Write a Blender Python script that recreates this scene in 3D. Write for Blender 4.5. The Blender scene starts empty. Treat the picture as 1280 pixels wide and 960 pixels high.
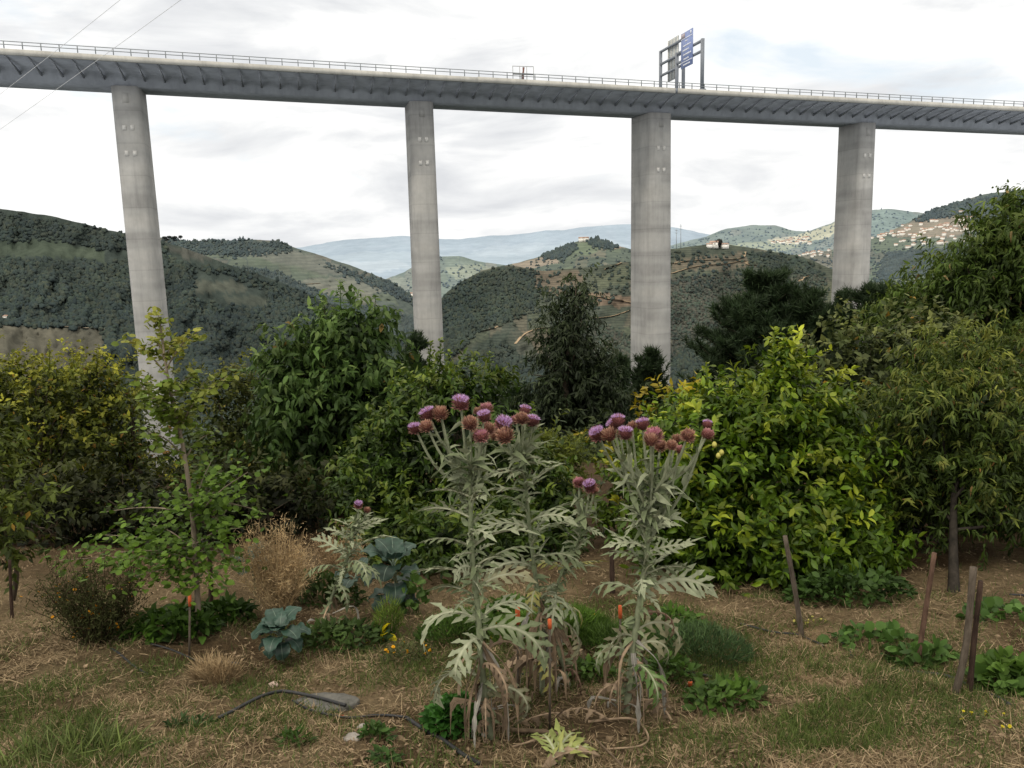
import bpy, math, random
import numpy as np
from mathutils import Vector, Matrix
from mathutils.bvhtree import BVHTree

scene = bpy.context.scene
COL = scene.collection
R = math.radians
TAU = math.tau
random.seed(7)

# ------------------------------------------------------------------ camera
F = 1000.0
CAM = np.array([0.0, 0.0, 1.6])
PITCH, ROLL = R(9.4), R(1.5)
_f = np.array([0, math.cos(PITCH), -math.sin(PITCH)])
_r0 = np.array([1.0, 0, 0]); _u0 = np.array([0, math.sin(PITCH), math.cos(PITCH)])
_r = math.cos(ROLL) * _r0 - math.sin(ROLL) * _u0
_u = math.sin(ROLL) * _r0 + math.cos(ROLL) * _u0

def ray(px, py):
    return _f + (px - 640) / F * _r - (py - 480) / F * _u

def P(px, py, Y):
    d = ray(px, py)
    return CAM + d * (Y / d[1])

def zg(x, y):
    x = np.asarray(x, float); y = np.asarray(y, float)
    z = 0.05 - 0.16 * y
    z = np.where(y > 14, 0.05 - 0.16 * 14 - 0.35 * (y - 14), z)
    z = np.maximum(z, -260.0)
    return z

def bumps(x, y):
    x = np.asarray(x, float); y = np.asarray(y, float)
    b = (0.022 * np.sin(x * 2.3 + 1.1 * np.sin(y * 1.7)) + 0.018 * np.sin(y * 3.1 + 1.3 * np.sin(x * 2.1 + 1))
         + 0.010 * np.sin(x * 7.7 + 2 * np.sin(y * 5.2)) + 0.008 * np.sin(y * 9.4 + 1.7 * np.sin(x * 6.1)))
    return b * np.clip((y + 2) / 3, 0, 1) * (y < 16)

def gz(x, y):
    return float(zg(x, y) + bumps(x, y))

def G(px, py, lift=0.0):
    d = ray(px, py)
    t = (1.6 - 0.05) / (-d[2] - 0.16 * d[1])
    p = CAM + d * t
    p[2] = gz(p[0], p[1]) + lift
    return p

cam_data = bpy.data.cameras.new('camera')
cam = bpy.data.objects.new('camera', cam_data); COL.objects.link(cam)
cam.matrix_world = Matrix(((_r[0], _u[0], -_f[0], CAM[0]), (_r[1], _u[1], -_f[1], CAM[1]), (_r[2], _u[2], -_f[2], CAM[2]), (0, 0, 0, 1)))
cam_data.sensor_width = 36; cam_data.lens = 36 * F / 1280
cam_data.clip_start = 0.05; cam_data.clip_end = 60000
scene.camera = cam
scene.render.resolution_x = 1024; scene.render.resolution_y = 768

# ------------------------------------------------------------------ materials
def lin(r, g, b):
    f = lambda c: (c / 255 / 12.92) if c / 255 <= 0.04045 else ((c / 255 + 0.055) / 1.055) ** 2.4
    return np.array([f(r), f(g), f(b)])

class NT:
    def __init__(s, name):
        s.m = bpy.data.materials.new(name); s.m.use_nodes = True
        s.t = s.m.node_tree; s.t.nodes.clear()
        s.out = s.t.nodes.new('ShaderNodeOutputMaterial')
    def n(s, typ, **kw):
        x = s.t.nodes.new('ShaderNode' + typ)
        for k, v in kw.items(): setattr(x, k, v)
        return x
    def l(s, a, b): s.t.links.new(a, b)
    def noise(s, vec, scale, detail=4, rough=0.6):
        x = s.n('TexNoise'); x.inputs['Scale'].default_value = scale; x.inputs['Detail'].default_value = detail
        x.inputs['Roughness'].default_value = rough
        if vec is not None: s.l(vec, x.inputs['Vector'])
        return x
    def ramp(s, fac, stops):
        x = s.n('ValToRGB'); e = x.color_ramp.elements
        while len(e) < len(stops): e.new(0.5)
        for el, (p, c) in zip(e, stops):
            el.position = p; el.color = (*c, 1) if len(c) == 3 else c
        s.l(fac, x.inputs[0]); return x
    def mix(s, a, b, fac=0.5, mode='MIX'):
        x = s.n('Mix', data_type='RGBA', blend_type=mode)
        for sock, v in ((x.inputs[6], a), (x.inputs[7], b), (x.inputs[0], fac)):
            if hasattr(v, 'is_linked'): s.l(v, sock)
            elif sock == x.inputs[0]: sock.default_value = v
            else: sock.default_value = (*v, 1)
        return x.outputs[2]
    def bump(s, h, strength=0.4, dist=0.02):
        x = s.n('Bump'); x.inputs['Strength'].default_value = strength; x.inputs['Distance'].default_value = dist
        s.l(h, x.inputs['Height']); return x.outputs[0]
    def finish(s, color, rough=0.8, normal=None, spec=0.3, transl=0.0):
        b = s.n('BsdfPrincipled'); b.inputs['Roughness'].default_value = rough
        b.inputs['Specular IOR Level'].default_value = spec
        if hasattr(color, 'is_linked'): s.l(color, b.inputs['Base Color'])
        else: b.inputs['Base Color'].default_value = (*color, 1)
        if normal is not None: s.l(normal, b.inputs['Normal'])
        sh = b.outputs[0]
        if transl > 0:
            t = s.n('BsdfTranslucent')
            if hasattr(color, 'is_linked'): s.l(color, t.inputs[0])
            m = s.n('MixShader'); m.inputs[0].default_value = transl
            s.l(sh, m.inputs[1]); s.l(t.outputs[0], m.inputs[2]); sh = m.outputs[0]
        s.l(sh, s.out.inputs[0]); return s.m

def foliage_mat(name, rough=0.5, spec=0.35, transl=0.25, nscale=9.0, nvar=0.25):
    t = NT(name); a = t.n('Attribute', attribute_name='tint')
    g = t.n('NewGeometry')
    nz = t.noise(g.outputs['Position'], nscale, 3)
    rp = t.ramp(nz.outputs[0], [(0.3, (1 - nvar,) * 3), (0.7, (1 + nvar,) * 3)])
    c = t.mix(a.outputs[0], rp.outputs[0], 1.0, 'MULTIPLY')
    if name in ('soft_leaf', 'glossy_leaf'):
        hs = t.n('HueSaturation'); hs.inputs['Saturation'].default_value = 1.1; hs.inputs['Value'].default_value = 1.2; t.l(c, hs.inputs['Color']); c = hs.outputs[0]
    return t.finish(c, rough, None, spec, transl)

M = {}
M['glossy_leaf'] = foliage_mat('glossy_leaf', 0.48, 0.28, 0.25)
M['soft_leaf'] = foliage_mat('soft_leaf', 0.6, 0.25, 0.28)
M['felt_leaf'] = foliage_mat('felt_leaf', 0.8, 0.15, 0.15, 30, 0.2)
M['waxy_leaf'] = foliage_mat('waxy_leaf', 0.45, 0.35, 0.12, 25, 0.22)
def canopy_mat():
    # far-off canopy: normals blended toward one fixed direction, so crowns shade softly
    t = NT('far_leaf'); a = t.n('Attribute', attribute_name='tint'); g = t.n('NewGeometry')
    nz = t.noise(g.outputs['Position'], 0.03, 3); rp = t.ramp(nz.outputs[0], [(0.3, (0.8, 0.8, 0.8)), (0.7, (1.2, 1.2, 1.2))])
    c = t.mix(a.outputs[0], rp.outputs[0], 1.0, 'MULTIPLY')
    hs = t.n('HueSaturation'); hs.inputs['Saturation'].default_value = 1.2; hs.inputs['Value'].default_value = 1.05; t.l(c, hs.inputs['Color']); c = hs.outputs[0]
    s1 = t.n('VectorMath', operation='SCALE'); s1.inputs['Scale'].default_value = 0.42; t.l(g.outputs['Normal'], s1.inputs[0])
    s2 = t.n('VectorMath', operation='ADD'); s2.inputs[1].default_value = (0.0, -0.28, 0.52); t.l(s1.outputs[0], s2.inputs[0])
    s3 = t.n('VectorMath', operation='NORMALIZE'); t.l(s2.outputs[0], s3.inputs[0])
    return t.finish(c, 1.0, s3.outputs[0], 0.0)
M['far_leaf'] = canopy_mat()
M['dry_stalk'] = foliage_mat('dry_stalk', 0.85, 0.1, 0.1, 20, 0.3)
M['petal'] = foliage_mat('petal', 0.7, 0.1, 0.25, 60, 0.1)

def bark_mat(name, c1, c2, sc=18):
    t = NT(name); g = t.n('NewGeometry'); mp = t.n('Mapping'); mp.inputs['Scale'].default_value = (1, 1, 0.22)
    t.l(g.outputs['Position'], mp.inputs[0])
    nz = t.noise(mp.outputs[0], sc, 6, 0.7)
    r = t.ramp(nz.outputs[0], [(0.3, c1), (0.7, c2)])
    return t.finish(r.outputs[0], 0.9, t.bump(nz.outputs[0], 0.8, 0.01), 0.1)
M['bark'] = bark_mat('bark', (0.035, 0.028, 0.02), (0.12, 0.095, 0.07))
M['dark_bark'] = bark_mat('dark_bark', (0.012, 0.011, 0.009), (0.05, 0.042, 0.034))  # darker bark for the bare-trunked peach
M['pale_bark'] = bark_mat('pale_bark', (0.13, 0.10, 0.07), (0.30, 0.25, 0.19), 30)
M['old_wood'] = bark_mat('old_wood', (0.05, 0.04, 0.03), (0.17, 0.14, 0.11), 45)
M['dark_wood'] = bark_mat('dark_wood', (0.022, 0.015, 0.012), (0.085, 0.055, 0.042), 45)
M['red_wood'] = bark_mat('red_wood', (0.05, 0.03, 0.02), (0.18, 0.11, 0.08), 45)

def concrete_mat(name, base, bands=True):
    t = NT(name); g = t.n('NewGeometry'); pos = g.outputs['Position']
    a = t.noise(pos, 0.22, 5, 0.65)
    mp = t.n('Mapping'); mp.inputs['Scale'].default_value = (0.55, 0.55, 0.045); t.l(pos, mp.inputs[0])
    streak = t.noise(mp.outputs[0], 1.6, 5, 0.7)
    b = np.array(base)
    c = t.ramp(a.outputs[0], [(0.25, tuple(b * 0.78)), (0.75, tuple(b * 1.18))]).outputs[0]
    s = t.ramp(streak.outputs[0], [(0.32, (0.66, 0.66, 0.67)), (0.52, (1.0, 1.0, 1.0)), (0.72, (1.13, 1.12, 1.1))]).outputs[0]
    c = t.mix(c, s, 0.5, 'MULTIPLY')
    if bands:
        mb = t.n('Mapping'); mb.inputs['Scale'].default_value = (0.03, 0.03, 0.30); t.l(pos, mb.inputs[0])
        bn = t.noise(mb.outputs[0], 1.0, 2, 0.5)
        bb = t.ramp(bn.outputs[0], [(0.40, (0.8, 0.8, 0.8)), (0.5, (1, 1, 1)), (0.62, (1.1, 1.09, 1.07))])
        c = t.mix(c, bb.outputs[0], 0.85, 'MULTIPLY')
        sx = t.n('SeparateXYZ'); t.l(pos, sx.inputs[0])
        md = t.n('Math', operation='FRACT'); dv = t.n('Math', operation='DIVIDE'); dv.inputs[1].default_value = 5.2
        t.l(sx.outputs[2], dv.inputs[0]); t.l(dv.outputs[0], md.inputs[0])
        ln = t.ramp(md.outputs[0], [(0.0, (0.72, 0.72, 0.72)), (0.025, (0.78, 0.78, 0.78)), (0.045, (1, 1, 1))])
        c = t.mix(c, ln.outputs[0], 0.45, 'MULTIPLY')
    return t.finish(c, 0.9, t.bump(streak.outputs[0], 0.3, 0.05), 0.1)
M['pier_concrete'] = concrete_mat('pier_concrete', (0.415, 0.41, 0.395))
M['deck_concrete'] = concrete_mat('deck_concrete', (0.345, 0.37, 0.415), False)
M['rib_concrete'] = concrete_mat('rib_concrete', (0.33, 0.35, 0.385), False)
M['fascia_concrete'] = concrete_mat('fascia_concrete', (0.50, 0.49, 0.45), False)

def plain(name, c, rough=0.6, spec=0.3, nscale=3.0, var=0.15, metal=0):
    t = NT(name); g = t.n('NewGeometry'); nz = t.noise(g.outputs['Position'], nscale, 4)
    c = np.array(c)
    r = t.ramp(nz.outputs[0], [(0.3, tuple(c * (1 - var))), (0.7, tuple(c * (1 + var)))])
    m = t.finish(r.outputs[0], rough, None, spec)
    return m
M['rail_steel'] = plain('rail_steel', (0.22, 0.24, 0.25), 0.5)
M['gantry_steel'] = plain('gantry_steel', (0.20, 0.22, 0.25), 0.5)
M['rust'] = plain('rust', (0.23, 0.12, 0.10), 0.8, 0.2, 2, 0.4)
M['sign_blue'] = plain('sign_blue', (0.22, 0.28, 0.50), 0.5)
M['sign_back'] = plain('sign_back', (0.38, 0.41, 0.41), 0.5)
M['sign_white'] = plain('sign_white', (0.75, 0.77, 0.8), 0.5)
M['sign_tan'] = plain('sign_tan', (0.42, 0.36, 0.38), 0.5)
M['cover_pale'] = plain('cover_pale', (0.62, 0.61, 0.58), 0.8)
M['cable'] = plain('cable', (0.62, 0.63, 0.64), 0.6)
M['mesh_wire'] = plain('mesh_wire', (0.36, 0.36, 0.36), 0.6)
M['rubber'] = plain('rubber', (0.022, 0.023, 0.025), 0.55, 0.4, 8, 0.3)
M['orange_paint'] = plain('orange_paint', (0.58, 0.12, 0.04), 0.8, 0.3, 20, 0.25)
M['stone'] = plain('stone', (0.36, 0.33, 0.30), 0.9, 0.1, 12, 0.4)
M['pink_stone'] = plain('pink_stone', (0.5, 0.38, 0.32), 0.9, 0.1, 20, 0.25)
M['house_wall'] = plain('house_wall', (0.88, 0.86, 0.80), 0.9, 0.1, 0.2, 0.12)
M['house_roof'] = plain('house_roof', (0.46, 0.32, 0.25), 0.9, 0.1, 0.2, 0.25)
M['lemon'] = plain('lemon', (0.50, 0.46, 0.12), 0.5, 0.3, 30, 0.15)
M['mast'] = plain('mast', (0.36, 0.40, 0.44), 0.7)

# slab: flat weathered stone
def slab_mat():
    t = NT('weathered_slab'); g = t.n('NewGeometry'); nz = t.noise(g.outputs['Position'], 14, 8, 0.7)
    n2 = t.noise(g.outputs['Position'], 60, 3)
    r = t.ramp(nz.outputs[0], [(0.28, (0.07, 0.068, 0.06)), (0.55, (0.14, 0.137, 0.125)), (0.8, (0.20, 0.185, 0.16))])
    return t.finish(r.outputs[0], 0.9, t.bump(n2.outputs[0], 0.6, 0.01), 0.1)
M['weathered_slab'] = slab_mat()

def ground_mat():
    t = NT('garden_soil'); g = t.n('NewGeometry'); pos = g.outputs['Position']
    a = t.n('Attribute', attribute_name='tint')
    n1 = t.noise(pos, 1.7, 6, 0.65); n2 = t.noise(pos, 22, 6, 0.75); n3 = t.noise(pos, 90, 3, 0.7)
    c = t.mix(a.outputs[0], t.ramp(n1.outputs[0], [(0.3, (0.72, 0.68, 0.62)), (0.7, (1.22, 1.2, 1.15))]).outputs[0], 1.0, 'MULTIPLY')
    c = t.mix(c, t.ramp(n2.outputs[0], [(0.28, (0.45, 0.42, 0.38)), (0.5, (1, 1, 1)), (0.75, (1.45, 1.4, 1.3))]).outputs[0], 0.9, 'MULTIPLY')
    c = t.mix(c, t.ramp(n3.outputs[0], [(0.3, (0.6, 0.6, 0.6)), (0.7, (1.3, 1.3, 1.3))]).outputs[0], 0.7, 'MULTIPLY')
    h = t.n('Math', operation='ADD'); t.l(n2.outputs[0], h.inputs[0]); t.l(n3.outputs[0], h.inputs[1])
    return t.finish(c, 0.95, t.bump(h.outputs[0], 0.9, 0.03), 0.05)
M['garden_soil'] = ground_mat()

def hill_mat(name, terr=0.0, s1=0.02, s2=0.15, period=9.0, con=0.8):
    t = NT(name); g = t.n('NewGeometry'); pos = g.outputs['Position']
    a = t.n('Attribute', attribute_name='tint')
    n1 = t.noise(pos, s1, 6, 0.65); n2 = t.noise(pos, s2, 4, 0.7)
    c = t.mix(a.outputs[0], t.ramp(n1.outputs[0], [(0.3, (0.72, 0.74, 0.74)), (0.7, (1.26, 1.24, 1.2))]).outputs[0], min(1.0, con + 0.2), 'MULTIPLY')
    c = t.mix(c, t.ramp(n2.outputs[0], [(0.3, (0.68, 0.7, 0.7)), (0.7, (1.28, 1.28, 1.25))]).outputs[0], con, 'MULTIPLY')
    if terr > 0:
        w = t.n('TexWave', wave_type='BANDS', bands_direction='Z'); w.inputs['Scale'].default_value = 1.0 / period
        w.inputs['Distortion'].default_value = 5.0; w.inputs['Detail'].default_value = 3; w.inputs['Detail Scale'].default_value = 0.25
        t.l(pos, w.inputs[0])
        c = t.mix(c, t.ramp(w.outputs[1] if len(w.outputs) > 1 else w.outputs[0], [(0.1, (0.7, 0.72, 0.72)), (0.5, (1.05, 1.05, 1.05)), (0.95, (1.2, 1.17, 1.1))]).outputs[0], terr, 'MULTIPLY')
    return t.finish(c, 1.0, None, 0.0)

# ------------------------------------------------------------------ mesh builder
def nrm(a):
    return a / np.maximum(np.linalg.norm(a, axis=-1, keepdims=True), 1e-9)

class B:
    def __init__(s): s.V = []; s.T = []; s.F = {}; s.n = 0
    def add(s, V, F, tint=(0.5, 0.5, 0.5)):
        V = np.asarray(V, float).reshape(-1, 3)
        t = np.asarray(tint, float)
        if t.ndim == 1: t = np.tile(t, (len(V), 1))
        s.V.append(V); s.T.append(t)
        if not isinstance(F, (list, tuple)) or (len(F) and np.isscalar(F[0][0])): F = [np.asarray(F)]
        for f in F:
            f = np.asarray(f, int)
            if f.size == 0: continue
            if f.ndim == 1: f = f[None]
            s.F.setdefault(f.shape[1], []).append(f + s.n)
        s.n += len(V)
    def build(s, name, mat, parent=None, base=(0, 0, 0), smooth=False):
        me = bpy.data.meshes.new(name)
        V = np.concatenate(s.V) - np.asarray(base, float)
        T = np.concatenate(s.T)
        loops = []; starts = []; tot = []; k0 = 0
        for k, fl in s.F.items():
            f = np.concatenate(fl); loops.append(f.ravel())
            starts.append(k0 + np.arange(len(f)) * k); tot.append(np.full(len(f), k)); k0 += f.size
        loops = np.concatenate(loops).astype(np.int32); starts = np.concatenate(starts).astype(np.int32)
        me.vertices.add(len(V)); me.vertices.foreach_set('co', V.astype(np.float32).ravel())
        me.loops.add(len(loops)); me.loops.foreach_set('vertex_index', loops)
        me.polygons.add(len(starts)); me.polygons.foreach_set('loop_start', starts)
        try: me.polygons.foreach_set('loop_total', np.concatenate(tot).astype(np.int32))
        except Exception: pass
        me.update(calc_edges=True)
        at = me.attributes.new('tint', 'FLOAT_COLOR', 'POINT')
        at.data.foreach_set('color', np.concatenate([T, np.ones((len(T), 1))], 1).astype(np.float32).ravel())
        if smooth: me.polygons.foreach_set('use_smooth', np.ones(len(starts), bool))
        me.validate()
        me.materials.append(M[mat] if isinstance(mat, str) else mat)
        o = bpy.data.objects.new(name, me); COL.objects.link(o)
        if parent is not None: o.parent = parent
        else: o.location = base
        return o

def tag(o, label=None, cat=None, group=None, kind=None):
    if label: o['label'] = label
    if cat: o['category'] = cat
    if group: o['group'] = group
    if kind: o['kind'] = kind
    return o

def thing(name, label, cat, base, group=None):
    o = bpy.data.objects.new(name, None); COL.objects.link(o); o.location = base
    o.empty_display_size = 0.1
    return tag(o, label, cat, group)

def tube(b, pts, rad, sides=6, tint=(0.5, 0.5, 0.5), cap=True):
    pts = np.asarray(pts, float); n = len(pts)
    rad = np.full(n, rad) if np.isscalar(rad) else np.asarray(rad, float)
    tan = nrm(np.gradient(pts, axis=0))
    ref = np.array([0, 0, 1.0]) if abs(tan[:, 2]).mean() < 0.8 else np.array([1.0, 0, 0])
    s = nrm(np.cross(tan, ref)); u = np.cross(s, tan)
    ang = np.arange(sides) * TAU / sides
    V = pts[:, None] + rad[:, None, None] * (np.cos(ang)[None, :, None] * s[:, None] + np.sin(ang)[None, :, None] * u[:, None])
    i = np.arange(n - 1)[:, None] * sides; j = np.arange(sides); j2 = (j + 1) % sides
    q = np.stack([i + j, i + j2, i + sides + j2, i + sides + j], -1).reshape(-1, 4)
    t = np.asarray(tint, float)
    if t.ndim == 2: t = np.repeat(t, sides, 0)
    fs = [q]
    if cap: fs += [np.arange(sides)[::-1][None], ((n - 1) * sides + np.arange(sides))[None]]
    b.add(V.reshape(-1, 3), fs, t)

def box(b, c, ax, ay, az, hx, hy, hz, tint=(0.5, 0.5, 0.5)):
    c = np.asarray(c, float)
    V = [c + sx * hx * ax + sy * hy * ay + sz * hz * az for sx in (-1, 1) for sy in (-1, 1) for sz in (-1, 1)]
    b.add(V, np.array([[0, 1, 3, 2], [4, 6, 7, 5], [0, 4, 5, 1], [2, 3, 7, 6], [0, 2, 6, 4], [1, 5, 7, 3]]), tint)

def spline(pts, n=12):
    pts = np.asarray(pts, float)
    if len(pts) < 3:
        t = np.linspace(0, 1, n)[:, None]; return pts[0] * (1 - t) + pts[-1] * t
    p = np.vstack([2 * pts[0] - pts[1], pts, 2 * pts[-1] - pts[-2]])
    out = []
    for i in range(1, len(p) - 2):
        t = np.linspace(0, 1, n, endpoint=False)[:, None]
        out.append(0.5 * (2 * p[i] + (p[i + 1] - p[i - 1]) * t + (2 * p[i - 1] - 5 * p[i] + 4 * p[i + 1] - p[i + 2]) * t ** 2
                          + (-p[i - 1] + 3 * p[i] - 3 * p[i + 1] + p[i + 2]) * t ** 3))
    return np.vstack(out + [pts[-1:]])

# leaf templates: (along*L, side*W, up*L)
def leaf_tmpl(stations, tip=(1, 0, -0.1)):
    v = [(0, 0, 0)]
    for (t, w, zc, ze) in stations: v += [(t, -w, ze), (t, 0, zc), (t, w, ze)]
    v.append(tip)
    k = len(stations); tri = [[0, 1, 2], [0, 2, 3]]; quad = []
    for i in range(k - 1):
        a = 1 + 3 * i; c = a + 3
        quad += [[a, c, c + 1, a + 1], [a + 1, c + 1, c + 2, a + 2]]
    a = 1 + 3 * (k - 1); e = len(v) - 1
    tri += [[a, e, a + 1], [a + 1, e, a + 2]]
    return np.array(v, float), [np.array(tri)] + ([np.array(quad)] if quad else [])
T_OV = leaf_tmpl([(0.30, 0.42, 0.0, 0.06), (0.66, 0.40, -0.02, 0.05)], (1, 0, -0.14))
T_SM = leaf_tmpl([(0.45, 0.5, 0.0, 0.06)], (1, 0, -0.12))
T_LONG = leaf_tmpl([(0.28, 0.48, 0.02, 0.06), (0.64, 0.42, -0.08, -0.04)], (1, 0, -0.34))
T_ROUND = leaf_tmpl([(0.2, 0.42, -0.02, 0.05), (0.55, 0.55, -0.03, 0.04), (0.85, 0.32, -0.06, 0.0)], (1, 0, -0.12))
T_BLADE = (np.array([(0, -0.5, 0), (0, 0.5, 0), (0.5, 0.42, 0), (0.5, -0.42, 0), (1, 0, -0.12)], float), [np.array([[0, 1, 2, 3]]), np.array([[3, 2, 4]])])
T_NEEDLE = (np.array([(0, -0.5, 0), (0, 0.5, 0), (1, 0, 0)], float), [np.array([[0, 1, 2]])])

_curl = np.random.default_rng(2024)
def put_leaves(b, Pp, D, N, L, W, tint, tmpl, k_curl=True):
    tv, tf = tmpl
    n = len(Pp)
    D = nrm(D); S = nrm(np.cross(D, N)); N = np.cross(S, D)
    L = np.broadcast_to(L, (n,)); W = np.broadcast_to(W, (n,))
    V = (Pp[:, None] + (tv[None, :, 0:1] * L[:, None, None]) * D[:, None] + (tv[None, :, 1:2] * W[:, None, None]) * S[:, None]
         + (tv[None, :, 2:3] * L[:, None, None]) * N[:, None])
    # every leaf curls and cups by its own amount
    zs = _curl.uniform(-0.6, 2.4, (n, 1, 1)) if k_curl else 1.0
    V = V + (zs - 1.0) * (tv[None, :, 2:3] * L[:, None, None]) * N[:, None] if k_curl else V
    k = len(tv); off = (np.arange(n) * k)[:, None, None]
    fs = [(f[None] + off).reshape(-1, f.shape[1]) for f in tf]
    b.add(V.reshape(-1, 3), fs, np.repeat(tint, k, 0))

def rdir(rng, n):
    return nrm(rng.normal(size=(n, 3)))
# ------------------------------------------------------------------ sky and light
SUN_EL, SUN_AZ = R(52), R(215)      # azimuth clockwise from +Y: behind the camera, to the left
world = bpy.data.worlds.new('World'); scene.world = world; world.use_nodes = True
wt = world.node_tree; wt.nodes.clear()
def wn(t, **k):
    x = wt.nodes.new('ShaderNode' + t)
    for a, v in k.items(): setattr(x, a, v)
    return x
sky = wn('TexSky', sky_type='NISHITA', sun_disc=False, sun_elevation=SUN_EL, sun_rotation=SUN_AZ)
tc = wn('TexCoord')
sep = wn('SeparateXYZ'); wt.links.new(tc.outputs['Generated'], sep.inputs[0])
mp = wn('Mapping'); mp.inputs['Scale'].default_value = (2.0, 2.0, 7.5); mp.inputs['Location'].default_value = (1.3, 0.4, 0.35)
wt.links.new(tc.outputs['Generated'], mp.inputs[0])
def wnoise(sc, det, loc=None):
    x = wn('TexNoise'); x.inputs['Scale'].default_value = sc; x.inputs['Detail'].default_value = det; x.inputs['Roughness'].default_value = 0.55
    x.inputs['Distortion'].default_value = 0.4
    wt.links.new(mp.outputs[0], x.inputs[0]); return x
def wramp(fac, stops):
    x = wn('ValToRGB'); e = x.color_ramp.elements
    while len(e) < len(stops): e.new(0.5)
    for el, (p, c) in zip(e, stops): el.position = p; el.color = (*c, 1)
    wt.links.new(fac, x.inputs[0]); return x
def wmix(a, b, fac, mode='MIX'):
    x = wn('Mix', data_type='RGBA', blend_type=mode)
    for s, v in ((x.inputs[6], a), (x.inputs[7], b), (x.inputs[0], fac)):
        if hasattr(v, 'is_linked'): wt.links.new(v, s)
        elif s == x.inputs[0]: s.default_value = v
        else: s.default_value = (*v, 1)
    return x.outputs[2]
n_shape = wnoise(1.25, 6); n_grey = wnoise(2.1, 7)
wt.nodes[-1].location = (0, 0)
# cloud body: bright overcast with greyer bellies
cl = wramp(n_grey.outputs[0], [(0.34, (7.6, 7.75, 8.0)), (0.44, (9.0, 9.1, 9.2)), (0.525, (10.5, 10.5, 10.4)), (0.7, (12.2, 12.2, 12.0))])
# blue gaps: the Nishita sky brightened by thin cloud
thin = wmix(sky.outputs[0], (9.0, 9.8, 10.4), 0.86)
gap = wramp(n_shape.outputs[0], [(0.30, (0, 0, 0)), (0.41, (1, 1, 1))])
body = wmix(thin, cl.outputs[0], gap.outputs[0])
# above the frame and overhead: unseen cloud, made brighter and warmer to light the scene
hi = wramp(sep.outputs[2], [(0.36, (0, 0, 0)), (0.55, (1, 1, 1))])
body = wmix(body, (14.2, 13.3, 11.8), hi.outputs[0])
bg = wn('Background'); bg.inputs['Strength'].default_value = 0.1
wt.links.new(body, bg.inputs['Color'])
wo = wn('OutputWorld'); wt.links.new(bg.outputs[0], wo.inputs[0])

sl = bpy.data.lights.new('sun', 'SUN'); sl.energy = 1.3; sl.angle = R(12); sl.color = (1.0, 0.92, 0.80)
so = bpy.data.objects.new('sun', sl); COL.objects.link(so)
sd = Vector((math.sin(SUN_AZ) * math.cos(SUN_EL), math.cos(SUN_AZ) * math.cos(SUN_EL), math.sin(SUN_EL)))
so.rotation_euler = sd.to_track_quat('Z', 'Y').to_euler(); so.location = (0, 0, 30)
scene.view_settings.view_transform = 'Standard'; scene.view_settings.look = 'None'
scene.view_settings.exposure = 0; scene.view_settings.gamma = 1

# ------------------------------------------------------------------ hills
def sm_noise(x, y, seed, oct=5, rough=0.55):
    """value noise on float arrays"""
    out = np.zeros(np.broadcast(x, y).shape); amp = 1.0; tot = 0
    for o in range(oct):
        rs = np.random.default_rng(seed + o * 17); tab = rs.random((64, 64))
        xi = np.floor(x).astype(int); yi = np.floor(y).astype(int)
        fx = x - xi; fy = y - yi; fx = fx * fx * (3 - 2 * fx); fy = fy * fy * (3 - 2 * fy)
        a = tab[xi % 64, yi % 64]; b_ = tab[(xi + 1) % 64, yi % 64]; c = tab[xi % 64, (yi + 1) % 64]; d = tab[(xi + 1) % 64, (yi + 1) % 64]
        out += amp * ((a * (1 - fx) + b_ * fx) * (1 - fy) + (c * (1 - fx) + d * fx) * fy)
        tot += amp; amp *= rough; x = x * 2.03 + 5.1; y = y * 2.03 + 3.7
    return out / tot

def inpoly(px, py, poly):
    poly = np.asarray(poly, float); n = len(poly); r = np.zeros(px.shape, bool); j = n - 1
    for i in range(n):
        xi, yi = poly[i]; xj, yj = poly[j]
        c = ((yi > py) != (yj > py)) & (px < (xj - xi) * (py - yi) / (yj - yi + 1e-9) + xi)
        r ^= c; j = i
    return r

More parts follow.
